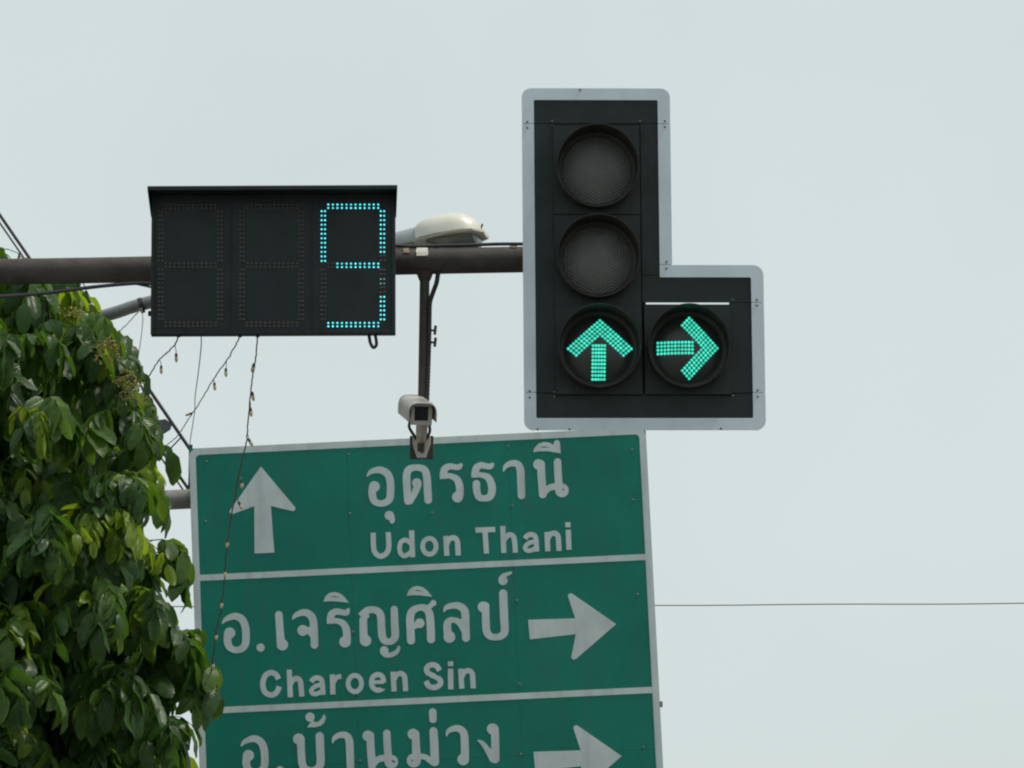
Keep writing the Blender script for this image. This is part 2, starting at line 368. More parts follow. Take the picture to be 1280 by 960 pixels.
def led(bm, u, v, z, r, mi, squash=.6):
    n = 8; rings = []
    for rr, zz in ((1, 0), (.75, .6), (0, 1)):
        rings.append([bm.verts.new((u + r * rr * math.cos(2 * math.pi * k / n), v + r * rr * math.sin(2 * math.pi * k / n), z + r * squash * zz)) for k in range(n)] if rr else [bm.verts.new((u, v, z + r * squash))])
    for A, B in zip(rings, rings[1:]):
        for k in range(n):
            f = bm.faces.new((A[k], A[(k + 1) % n], B[(k + 1) % n], B[k]) if len(B) > 1 else (A[k], A[(k + 1) % n], B[0])); f.material_index = mi; f.smooth = True
Z = lambda u, v: PB.loc(170 + .265625 * u, 210 + .265625 * v, .001)
def seg_pts(kind, off):
    cols = np.linspace(905, 1140, 12); P = []
    if kind in 'agd':
        v0 = {'a': 180, 'g': 458, 'd': 737}[kind]
        for i, u in enumerate(cols):
            for k, dv in enumerate((-8, 8)): P.append((u + off, v0 + dv, i))
    else:
        uc = 881.5 if kind in 'fe' else 1160; v0, v1 = (203, 437) if kind in 'fb' else (480, 712)
        for i, v in enumerate(np.linspace(v0, v1, 12)):
            for k, du in enumerate((-8, 8)): P.append((uc + off + du, v, i))
    return P
for d, off in enumerate((-765, -382, 0)):
    dg = None
    for kind in 'abcdefg':
        bm = bmesh.new()
        for (u, v, i) in seg_pts(kind, off):
            st = 0
            if d == 2:
                st = {'a': 1, 'd': 1, 'f': 1, 'e': 0, 'b': 1 if i < 10 else 0, 'g': 1 if i >= 2 else 0, 'c': 1 if i >= 6 else (2 if i in (2, 3) else 0)}[kind]
            x, y = Z(u, v); led(bm, x, y, .0005, 0.0041 if st == 1 else (.0036 if st == 2 else .0066), st)
        o = obj('led_segment', bm, [M['unlit'], M['lit'], M['halflit']], cd, kind='stuff')
    # thin raised dividers between the digits, and the plate pins
    x, y = Z({0: 445, 1: 825}.get(d, 45), 480)
    if d < 2: obj('divider', boxb((x, H_ / 2, .002), (.004, H_ - .03, .004)), M['box'], cd)
obj('rear_box', boxb((0, H_ * .55, -.0775), (W_ * .8, H_ * .6, .065), .006), M['box'], cd)
for s in (-.62, .1): obj('clamp', boxb((s * W_ / 2, PB.loc(300, 334)[1], -.155), (.05, .17, .09), .006), M['arm'], cd)
lp = [PB.loc(x, y, -.03) + (-.03,) for x, y in ((461, 416), (462, 424), (463.5, 430), (467, 434.5), (470.5, 431), (470, 424), (468.5, 416))]
obj('cable_loop', tubeb(smooth_path(lp, 5), .0065, 8), M['cable'], cd, True)
for px in (223, 300, 322): 
    u, v = PB.loc(px, 419.5, -.02); obj('cable_tie', boxb((u, v - .003, -.02), (.014, .008, .012), .002), M['cable'], cd)
u, v = PB.loc(188, 392, -.04); obj('side_lug', boxb((u - .003, v, -.04), (.012, .018, .02), .002), M['box'], cd)

# ================================================================== TRAFFIC SIGNAL
PS = Plane(2.137, .112, .408, (.03729, 19.7, 6.61436)); KS = .58379 / 185.5
u0, v0 = PS.loc(806, 538); PS.shift(u0, v0)
ts = thing('traffic_signal', 'black L-shaped traffic signal with pale border and two lit green arrows', 'traffic signal', PS.matrix())
def S(x, y, z=0): return PS.loc(x, y, z)
def srect(name, x0, y0, x1, y1, z0, z1, m, bev=.0, parent=ts):
    u, v = S((x0 + x1) / 2, (y0 + y1) / 2); return obj(name, boxb((u, v, (z0 + z1) / 2), ((x1 - x0) * KS, (y1 - y0) * KS, z1 - z0), bev), m, parent)
# border strips: L-shaped band with rounded corners, cut at its seams
def rect_sdf(X, Y, x0, y0, x1, y1, r):
    qx = np.abs(X - (x0 + x1) / 2) - (x1 - x0) / 2 + r; qy = np.abs(Y - (y0 + y1) / 2) - (y1 - y0) / 2 + r
    return np.hypot(np.maximum(qx, 0), np.maximum(qy, 0)) + np.minimum(np.maximum(qx, qy), 0) - r
ul, vt = S(652, 110.5)
def toSi(x, y): return (ul + (x - 652) * KS, vt - (y - 110.5) * KS)     # board-aligned coordinates, in board pixels
dvy = 430.5 / 427.5
XS = np.arange(648, 958, .8); YS = np.arange(106, 546, .8); GX, GY = np.meshgrid(XS, YS)
by = lambda y: 110.5 + (y - 110.5) * 434.7 / 427.5       # photo row -> board row
BOT, STEP = 545.2, by(332.6)
outer = np.minimum(rect_sdf(GX, GY, 652, 110.5, 837.5, BOT, 12), rect_sdf(GX, GY, 652, STEP, 951, BOT, 13))
inner = np.minimum(rect_sdf(GX, GY, 667, 125.5, 822, BOT - 15.5, 2), rect_sdf(GX, GY, 667, STEP + 15.5, 935.5, BOT - 15.5, 2))
ring = np.maximum(outer, -inner)
cuts = [('top', GY - 155.6), ('left', np.maximum(np.maximum(156.2 - GY, GY - by(490.8)), GX - 700)), ('rightup', np.maximum(np.maximum(156.2 - GY, GY - by(331.6)), 800 - GX)),
        ('step', np.maximum(np.maximum(by(332.2) - GY, GY - by(378.8)), 800 - GX)), ('rightlow', np.maximum(np.maximum(by(379.4) - GY, GY - by(490.8)), 900 - GX)), ('bottom', by(491.4) - GY)]
for nm, cut in cuts:
    bm = sheet(np.maximum(ring, cut), XS, YS, toSi, .004); o = obj('border_strip', bm, M['border'], ts)
# bolts on the border
for x, y in ((659, 152.5), (659, 160), (831, 151.5), (831, 159), (725, 112.5), (833, 327.5), (833, 336), (946, 375), (946, 382), (662, 489), (662, 497), (947, 488), (947, 496), (672, 537), (712, 537), (901, 536)):
    bm = bmesh.new(); u, v = S(x, y); lathe(bm, [(0, .0085), (.003, .008), (.0042, .0055), (.0042, .0035)], (u, v, 0), 10); obj('bolt', bm, M['bolt'], ts)
# black backboard panels, thin seams between them; slits let the sky show
def sir(name, x0, y0, x1, y1, z0, z1, m, bev=0.0):
    (a, b), (c, d) = toSi(x0, y0), toSi(x1, y1)
    return obj(name, boxb(((a + c) / 2, (b + d) / 2, (z0 + z1) / 2), (abs(c - a), abs(b - d), z1 - z0), bev), m, ts)
sir('backboard_panel', 666, 124.5, 823, 155.2, -.003, .0015, M['black'])
sir('backboard_panel', 666, 155.9, 693, by(491.3), -.003, .0015, M['black'])
sir('backboard_panel', 800, 155.9, 823, by(344.8), -.003, .0015, M['black'])
sir('backboard_panel', 800, by(345.5), 936.5, by(379.1), -.003, .0015, M['black'])
sir('backboard_panel', 909, by(379.6), 936.5, by(491.3), -.003, .0015, M['black'])
sir('backboard_panel', 666, by(492.6), 936.5, by(523.5), -.003, .0015, M['black'])
for x0_, x1_, y_ in ((653.5, 668, 155.9), (821, 836.5, 155.9), (821, 836.5, by(331.9)), (934, 949.5, by(379.1)), (653.5, 668, by(491.1)), (934, 949.5, by(491.1))):
    sir('backing_strip', x0_, y_ - 4, x1_, y_ + 4, -.008, -.001, M['seam'])
sir('backing_strip', 799, by(380.6), 809, by(487), -.045, -.032, M['seam'])
sir('backing_strip', 664, 150, 825, 163, -.012, -.004, M['seam'])
for xa, xb in ((668, 698.5), (702.5, 787), (793.5, 900), (906, 934)): sir('backing_strip', xa, by(487), xb, by(497), -.012, -.004, M['seam'])
sir('backing_strip', 908, by(374), 936.5, by(384), -.012, -.004, M['seam'])
sir('backing_strip', 690, 158, 697, by(489), -.021, -.013, M['seam']); sir('backing_strip', 904.5, by(382), 913, by(487), -.021, -.013, M['seam'])
sir('backing_strip', 797, 158, 804.5, by(381.5), -.021, -.013, M['seam'])
sir('backing_strip', 795, by(341), 830, by(349), -.031, -.022, M['seam'])
# four lamp modules: housing, visor, lens; the arrows as fields of small LEDs
def module(px, py, arrow):
    u, v = S(px, py, .02)
    hb = bmesh.new(); hw = 107.3 * KS / 2; hh = 113.2 * KS / 2; top_open = 0
    # door: square plate with a round hole
    n = 48; rin = .1505; c = []
    for zz in (.018, -.10):
        ring_ = [hb.verts.new((u + rin * math.cos(2 * math.pi * k / n), v + rin * math.sin(2 * math.pi * k / n), zz)) for k in range(n)]
        sq = []
        for k in range(n):
            a = 2 * math.pi * k / n; ca, sa = math.cos(a), math.sin(a); s = min(hw / max(abs(ca), 1e-6), hh / max(abs(sa), 1e-6))
            # snap the ray nearest each corner
            sq.append([u + ca * s, v + sa * s])
        ca_ = math.atan2(hh, hw)
        for th, (sx, sy) in ((ca_, (1, 1)), (math.pi - ca_, (-1, 1)), (math.pi + ca_, (-1, -1)), (2 * math.pi - ca_, (1, -1))):
            k = int(round(th / (2 * math.pi) * n)) % n; sq[k] = [u + sx * hw, v + sy * hh]
        c.append((ring_, [hb.verts.new((p[0], p[1], zz)) for p in sq]))
    (ri, so), (rb, sb) = c
    for k in range(n):
        j = (k + 1) % n
        hb.faces.new((ri[k], so[k], so[j], ri[j])); hb.faces.new((so[k], sb[k], sb[j], so[j])); hb.faces.new((ri[k], ri[j], rb[j], rb[k]))
    hb.faces.new(sb); bmesh.ops.recalc_face_normals(hb, faces=hb.faces)
    h = obj('lamp_housing', hb, M['black'], ts)
    # rim ring round the lens
    bm = bmesh.new(); lathe(bm, [(.1505, .0175), (.1495, .0185), (.139, .014), (.134, .006)], (u, v, 0), 48); obj('lens_rim', bm, M['blackin'], h, True)
    # tunnel visor: longer above than below
    bm = bmesh.new(); n = 64; rings = [[], [], [], []]
    for k in range(n):
        a = 2 * math.pi * k / n; L = .055 + .055 * (0.5 + .5 * math.sin(a)) ** .8
        for q, (rr, zz) in enumerate(((.1585, .018), (.1605, .018 + L), (.1575, .018 + L), (.1555, .018))):
            rings[q].append(bm.verts.new((u + rr * math.cos(a), v + rr * math.sin(a), zz)))
    for A, B in zip(rings, rings[1:]):
        for k in range(n): bm.faces.new((A[k], A[(k + 1) % n], B[(k + 1) % n], B[k]))
    bmesh.ops.recalc_face_normals(bm, faces=bm.faces); obj('visor', bm, M['blackin'], h, True)
    # domed lens
    bm = bmesh.new(); Rl = .136; prof = [(Rl * t, .006 + .026 * (1 - t * t)) for t in np.linspace(1, 0, 9)]
    lathe(bm, prof, (u, v, 0), 48); ln = obj('lens', bm, M['darklens' if arrow else 'lens'], h, True)
    if arrow:
        zf = lambda a, b: .0085 + .026 * max(0, 1 - ((a - u) ** 2 + (b - v) ** 2) / Rl ** 2)
        bm = bmesh.new(); k5 = lambda a, b: S(640 + .25 * a, 320 + .25 * b, .03)
        def put(a, b):
            x, y = k5(a, b); led(bm, x, y, zf(x, y), .0059, 0, .5)
        def field(p0, p1, nrow, ncol, width):
            p0, p1 = np.array(p0, float), np.array(p1, float); dd = p1 - p0; nn = np.array((-dd[1], dd[0])) / np.hypot(*dd)
            for i in range(ncol):
                for j in range(nrow):
                    if nrow > 1: q = p0 + dd * i / (ncol - 1) + nn * width * (j / (nrow - 1) - .5)
                    yield q, i, j
        if arrow == 'up':
            for q, i, j in field((434, 449), (433, 613), 5, 10, 58): put(*q)
            # chevron: diagonal lattice
            e1 = np.array((-.79, .70)); e2 = np.array((.79, .70)); t0 = np.array((440., 320.))
        else:
            for q, i, j in field((731, 459), (902, 459), 4, 11, 54): put(*q)
            e1 = np.array((-.70, -.76)); e2 = np.array((-.70, .76)); t0 = np.array((1027., 458.))
        pit = 16.6
        for i in range(13):
            for j in range(13):
                if (i < 4 or j < 4): put(*(t0 + e1 * pit * i + e2 * pit * j))
        obj('led_arrow', bm, M['arrowled'], h, kind='stuff')
    return u, v
for px, py, a in ((746, 212, None), (747, 324.2, None), (748.5, 436.3, 'up'), (860, 436.3, 'right')): module(px, py, a)
# small screws on the board, bracket to the arm
for x, y in ((690, 151.5), (800, 151.5), (693, 490), (693, 496), (916, 375), (916, 495)):
    u, v = S(x, y); bm = bmesh.new(); lathe(bm, [(0, .005), (.003, .004), (.0035, .0015)], (u, v, 0), 8); obj('screw', bm, M['rail'], ts)
u, v = S(747, 323); obj('bracket', boxb((u, v, -.235), (.12, .16, .27), .008), M['arm'], ts)

# ================================================================== STREET LAMP
ln0, ln1 = at(470, 299, 23), at(606, 283, 23)
slamp = thing('street_lamp', 'cream street lamp head on a sloping grey tube behind the mast arm', 'street lamp', loc=(at(-150, 478, 25.4).x, 25.4, 0))
arm_end = at(-150, 478, 25.4); mid = at(125, 396.5, 24.35); mid2 = at(186, 378, 24.1); tip = at(430, 315, 23.15); tip2 = at(482, 302, 23.0)
obj('lamp_arm', tubeb(smooth_path([arm_end, mid, mid2, tip, tip2], 6), .031, 16), M['lamptube'], slamp, True, world=True)
obj('post', tubeb([(arm_end.x, 25.4, 0), (arm_end.x, 25.4, arm_end.z + .12)], [.095, .06], 20), M['lamptube'], slamp, True, world=True)
obj('base_plate', boxb((arm_end.x, 25.4, .012), (.36, .36, .024), .003), M['lamptube'], slamp, world=True)
ax = (at(606, 290, 22.9) - at(484, 310.5, 23.0)).normalized(); axu = (Vector((0, 0, 1)) - ax * ax.z).normalized(); axs = ax.cross(axu)
def loft(secs, o0, n=20):
    """secs: (dist along, half width, up, down, centre shift)"""
    bm = bmesh.new(); rings = []
    for t, hw_, upp, dn, sh in secs:
        r = []
        for k in range(n):
            a = 2 * math.pi * k / n; s = math.sin(a); c = math.cos(a)
            x = hw_ * math.copysign(abs(c) ** .8, c); y = upp * abs(s) ** .85 if s >= 0 else -dn * abs(s) ** .6
            r.append(bm.verts.new(o0 + ax * t + axs * x + axu * (y + sh)))
        rings.append(r)
    for A, B in zip(rings, rings[1:]):
        for k in range(n): bm.faces.new((A[k], A[(k + 1) % n], B[(k + 1) % n], B[k]))
    bm.faces.new(rings[0][::-1]); bm.faces.new(rings[-1]); return bm
base = at(484, 310.5, 23.0)
K3 = 23 / FPX * 1.02
obj('collar', loft([(-.06, .045, .04, .012, 0), (.02, .06, .062, .012, 0), (.20, .085, .078, .015, 0)], base), M['lampgrey'], slamp, True, world=True)
obj('lamp_housing', loft([(.155, .09, .080, .004, 0), (.18, .112, .094, .004, 0), (.25, .13, .104, .004, 0), (.33, .135, .105, .004, 0), (.38, .128, .094, .004, 0), (.42, .11, .065, .004, 0), (.446, .07, .028, .004, 0)], base), M['lamptop'], slamp, True, world=True)
obj('rim', loft([(.14, .085, .0, .012, -.004), (.20, .118, .0, .013, -.004), (.33, .142, .0, .014, -.004), (.43, .12, .0, .016, -.004), (.468, .06, .0, .022, -.004)], base), M['lamptop'], slamp, True, world=True)
obj('glass_bowl', loft([(.20, .09, .0, .012, -.0175), (.26, .11, .0, .045, -.0175), (.36, .11, .0, .055, -.0175), (.42, .09, .0, .045, -.0175), (.435, .06, .0, .02, -.0175)], base), M['glass'], slamp, True, world=True)
obj('latch', boxb(base + ax * .445 + axu * .022, (.010, .008, .04), .003, Matrix((axs, ax, axu)).transposed() @ Matrix.Rotation(R(-30), 3, 'X')), M['cable'], slamp, world=True)

# ================================================================== CCTV CAMERA
cc = thing('surveillance_camera', 'warm-grey surveillance camera with sunshield hanging on a thin pipe under the mast arm', 'camera', loc=at(527, 574, 20))
pt, pb = at(531, 340, 20), at(527.5, 573, 20)
obj('drop_pipe', tubeb([pt, pb], .0195, 16), M['arm'], cc, True, world=True)
obj('pipe_flange', tubeb([pt + Vector((0, 0, .0)), pt + Vector((0, 0, -.035))], [.036, .022], 16), M['arm'], cc, True, world=True)
# corrugated conduit beside the pipe
cp = smooth_path([at(x, y, 19.985) for x, y in ((548, 336), (546, 352), (541.5, 365), (537.5, 378), (536.8, 395), (536.4, 420), (535.6, 450), (534.5, 480), (533, 515), (531, 540))], 14)
bm = bmesh.new(); tube(bm, cp, [.0085 + .0016 * (k % 2) for k in range(len(cp))], 10); obj('conduit', bm, M['cable'], cc, True, world=True)
for y in (413, 428):
    a, b = at(535, y, 19.98), at(543, y, 19.98); bm = bmesh.new(); tube(bm, [a, b], .0045, 8); box(bm, b + Vector((.003, 0, .001)), (.011, .016, .036), .002, Matrix.Rotation(R(6), 3, 'Y'))
    obj('pipe_clamp', bm, M['cable'], cc, world=True)
plc = at(527, 559.5, 19.965); obj('back_plate', boxb(plc, (.093, .014, .092), .002), M['plate'], cc, world=True)
# tapered wall bracket, with a raised dark block as the shade of its hole
bm = bmesh.new(); prf = [(-.036, .040), (.036, .040), (.036, .012), (.018, -.044), (-.018, -.044), (-.036, .012)]
A = [bm.verts.new(plc + Vector((x, -.008, z))) for x, z in prf]; B = [bm.verts.new(plc + Vector((x * .92, -.03, z))) for x, z in prf]
for k in range(6): bm.faces.new((A[k], A[(k + 1) % 6], B[(k + 1) % 6], B[k]))
bm.faces.new(B); bm.faces.new(A[::-1]); bmesh.ops.recalc_face_normals(bm, faces=bm.faces); obj('bracket', bm, M['cctv'], cc, world=True)
obj('bracket_hole_shade', boxb(plc + Vector((-.002, -.033, -.004)), (.026, .010, .030), .002), M['plate'], cc, world=True)
bm = bmesh.new(); tube(bm, [plc + Vector((.002, -.030, -.018)), plc + Vector((.002, -.041, -.018))], .009, 12); obj('bracket_bolt', bm, M['cable'], cc, True, world=True)
hc = at(526.5, 517, 19.74)      # front centre of housing
cyaw, cpit = R(8), R(-16)
CR = Matrix.Rotation(cyaw, 3, 'Z') @ Matrix.Rotation(-cpit, 3, 'X')     # local -Y is the view direction
def CW(x, y, z): return hc + CR @ Vector((x, y, z))
neck = smooth_path([plc + Vector((0, -.03, .03)), plc + Vector((0, -.09, .045)), plc + Vector((0, -.13, .075)), CW(0, .12, -.03)], 6)
obj('neck', tubeb(neck, .021, 14), M['cctv'], cc, True, world=True)
bm = bmesh.new(); tube(bm, smooth_path([plc + Vector((.02, -.03, .03)), plc + Vector((.034, -.1, .05)), plc + Vector((.026, -.16, .078)), CW(.02, .06, -.04)], 6), .006, 8); obj('lead', bm, M['cable'], cc, True, world=True)
bm = bmesh.new(); tube(bm, smooth_path([plc + Vector((-.02, -.03, .03)), plc + Vector((-.046, -.1, .06)), plc + Vector((-.045, -.1, .085)), CW(-.03, .16, -.03)], 6), .006, 8); obj('lead', bm, M['cable'], cc, True, world=True)
def cbox(nm, c, s, bev, m): obj(nm, boxb(CW(*c), s, bev, CR), m, cc, world=True)
cbox('housing', (0, .15, -.002), (.078, .29, .078), .014, M['cctv'])
for nm, c, s in (('front_frame', (0, -.003, .0365), (.084, .018, .015)), ('front_frame', (0, -.003, -.0355), (.084, .018, .017)), ('front_frame', (-.0345, -.003, 0), (.015, .018, .0575)), ('front_frame', (.0345, -.003, 0), (.015, .018, .0575))):
    cbox(nm, c, s, .002, M['bezel'])
cbox('window', (0, .001, 0), (.054, .006, .056), .0, M['window'])
bm = bmesh.new(); n = 18; rings = []
for y in (-.05, .02, .31):
    for rr in (0, 1):
        r = []
        for k in range(n + 1):
            a = math.pi * (k / n); hw_ = .056 - .0025 * rr; hh = .058 - .0025 * rr
            ca, sa = math.cos(a), math.sin(a)
            r.append(bm.verts.new(CW(hw_ * math.copysign(abs(ca) ** .55, ca), y, -.012 + hh * abs(sa) ** .6 if sa > .02 else -.028)))
        rings.append(r)
O = rings[0::2]; I = rings[1::2]
for k in range(n):
    for a in range(2):
        bm.faces.new((O[a][k], O[a][k + 1], O[a + 1][k + 1], O[a + 1][k])); bm.faces.new((I[a][k], I[a + 1][k], I[a + 1][k + 1], I[a][k + 1]))
    bm.faces.new((O[0][k], I[0][k], I[0][k + 1], O[0][k + 1])); bm.faces.new((O[2][k], O[2][k + 1], I[2][k + 1], I[2][k]))
for k in (0, n):
    for a in range(2): bm.faces.new((O[a][k], O[a + 1][k], I[a + 1][k], I[a][k]))
bmesh.ops.recalc_face_normals(bm, faces=bm.faces); obj('sunshield', bm, M['cctv'], cc, True, world=True)

# ================================================================== GREEN ROAD SIGN
PG = Plane(-.649, -.318, 2.62, (-1.71958, 27.0, 6.49754)); SW, SH = 2.4323, 2.128
KG = 2.4323 / 571
PG.shift(SW / 2, -SH)
sg = thing('road_sign', 'large green directional road sign with white Thai and Latin place names and arrows', 'road sign', PG.matrix())
def G(x, y, z=.0): return PG.loc(x, y, z)
# sheets: three columns by two rows, 3 mm joints over backing rails
xb = [-SW / 2, G(436.5, 640)[0], G(638.5, 640)[0], SW / 2]; vb = [0, G(500, 951.5)[1], SH]
for i in range(3):
    for j in range(2):
        a, b = xb[i] + (.0007 if i else 0), xb[i + 1] - (.0007 if i < 2 else 0); c, d = vb[j] + (.0008 if j else 0), vb[j + 1] - (.0008 if j < 1 else 0)
        obj('panel', boxb(((a + b) / 2, (c + d) / 2, -.0015), (b - a, d - c, .003)), M['green'], sg)
for x in (xb[1], xb[2], -SW / 2 + .12, SW / 2 - .12): obj('back_rail', boxb((x, SH / 2, -.0235), (.06, SH - .06, .04), .003), M['rail'], sg)
for y in (vb[1],): obj('joint_strip', boxb((0, y, -.0040), (SW - .05, .02, .0015)), M['rail'], sg)
# border with rounded corners, divider bars
bd = .036; xs = np.arange(-SW / 2 - .02, SW / 2 + .021, .008); ys = np.arange(-.02, SH + .021, .008); X, Y = np.meshgrid(xs, ys)
dd = np.maximum(rect_sdf(X, Y, -SW / 2 + .001, .001, SW / 2 - .001, SH - .001, .045), -rect_sdf(X, Y, -SW / 2 + bd, bd, SW / 2 - bd, SH - bd, .022))
obj('border', sheet(dd, xs, ys, lambda a, b: (a, b), .0018), M['signwhite'], sg)
for ya, yb in ((718.9, 726.4), (885, 892.8)):
    a = G(240 + (ya - 561) * .033, ya)[1]; b = G(240 + (yb - 561) * .033, yb)[1]
    obj('divider_bar', boxb((0, (a + b) / 2, .0008), (SW - 2 * bd + .0001, a - b, .0016)), M['signwhite'], sg)
# rivets along the joints
for x, y in ((435.5, 568), (437.5, 642), (441, 790), (446, 868), (450, 951), (635, 558), (640, 632), (646, 751), (649, 855), (651, 943), (804, 934), (258, 577), (257, 652), (790, 562), (791, 625), (797, 743), (540, 641), (493, 952)):
    u, v = G(x, y); bm = bmesh.new(); lathe(bm, [(0, .0045), (.004, .004), (.0062, .0012), (.0062, 0)], (u, v, 0), 10); obj('rivet', bm, M['rivet'], sg)
bm = boxb((SW / 2 + .006, G(823, 880)[1], -.012), (.018, .03, .02), .003); obj('edge_clip', bm, M['rail'], sg)

# lettering traced as strokes; (origin x, origin y, scale) of the tracing grid
o_n = [(857, 320), (868, 518)]
SARA_I = [(113, 178), (135, 125), (170, 92), (220, 80), (275, 92), (320, 125), (370, 188), (300, 180), (240, 173), (180, 172)]; SARA_H = [(175, 133), (225, 118), (285, 143), (225, 130)]
A0, B0, C0, D0, E0, F0, G0, H0, I0, J0, K0, L0 = (450, 540), (580, 540), (450, 630), (580, 630), (270, 730), (390, 730), (500, 700), (310, 800), (450, 800), (280, 840), (400, 840), (500, 840)
def sh(pts, dx, dy): return [(p[0] + dx, p[1] + dy) + tuple(p[2:]) for p in pts]
def r_(pts, r): return [(p[0], p[1], r) for p in pts]
def ell(cx, cy, rx, ry, r, n=24): return [(cx + rx * math.cos(2 * math.pi * k / n), cy + ry * math.sin(2 * math.pi * k / n), r) for k in range(n + 1)]
Oang = [(72, 440, 8), (115, 395, 24), (200, 380, 34), (275, 420, 37), (303, 500, 38), (305, 600, 38), (295, 670, 36), (250, 708, 33), (190, 714, 31), (140, 685, 35), (122, 620, 38), (125, 560, 38)]
O2 = [(65, 392, 8), (105, 350, 24), (190, 322, 34), (260, 355, 37), (293, 430, 38), (300, 540, 38), (290, 610, 36), (250, 650, 34), (190, 660, 31), (135, 630, 35), (115, 570, 38), (117, 510, 38)]
RORUA = lambda: None
aa = [(610, 347), (632, 318), (672, 305), (712, 325), (722, 380), (728, 475)]; ab = [(722, 374), (660, 386), (614, 424), (620, 458), (660, 467), (718, 440)]
nn_ = [(868, 400), (890, 355), (935, 338), (970, 365), (978, 430), (982, 515)]
SAa = [(395, 392, 6), (415, 345, 22), (470, 315, 30), (530, 320, 34), (562, 370, 38), (570, 500, 38), (575, 635, 37)]
def NONU(dx, dy): return dict(d=sh([(745, 325, 53), (980, 585, 68)], dx, dy), s=[sh([(770, 320, 38), (775, 450, 39), (788, 625, 38)], dx, dy), sh([(935, 300, 37), (940, 420, 38), (950, 540, 38)], dx, dy), sh([(795, 615, 30), (850, 560, 31), (920, 545, 34)], dx, dy)], h=[sh([(992, 576, 10)], dx, dy)])
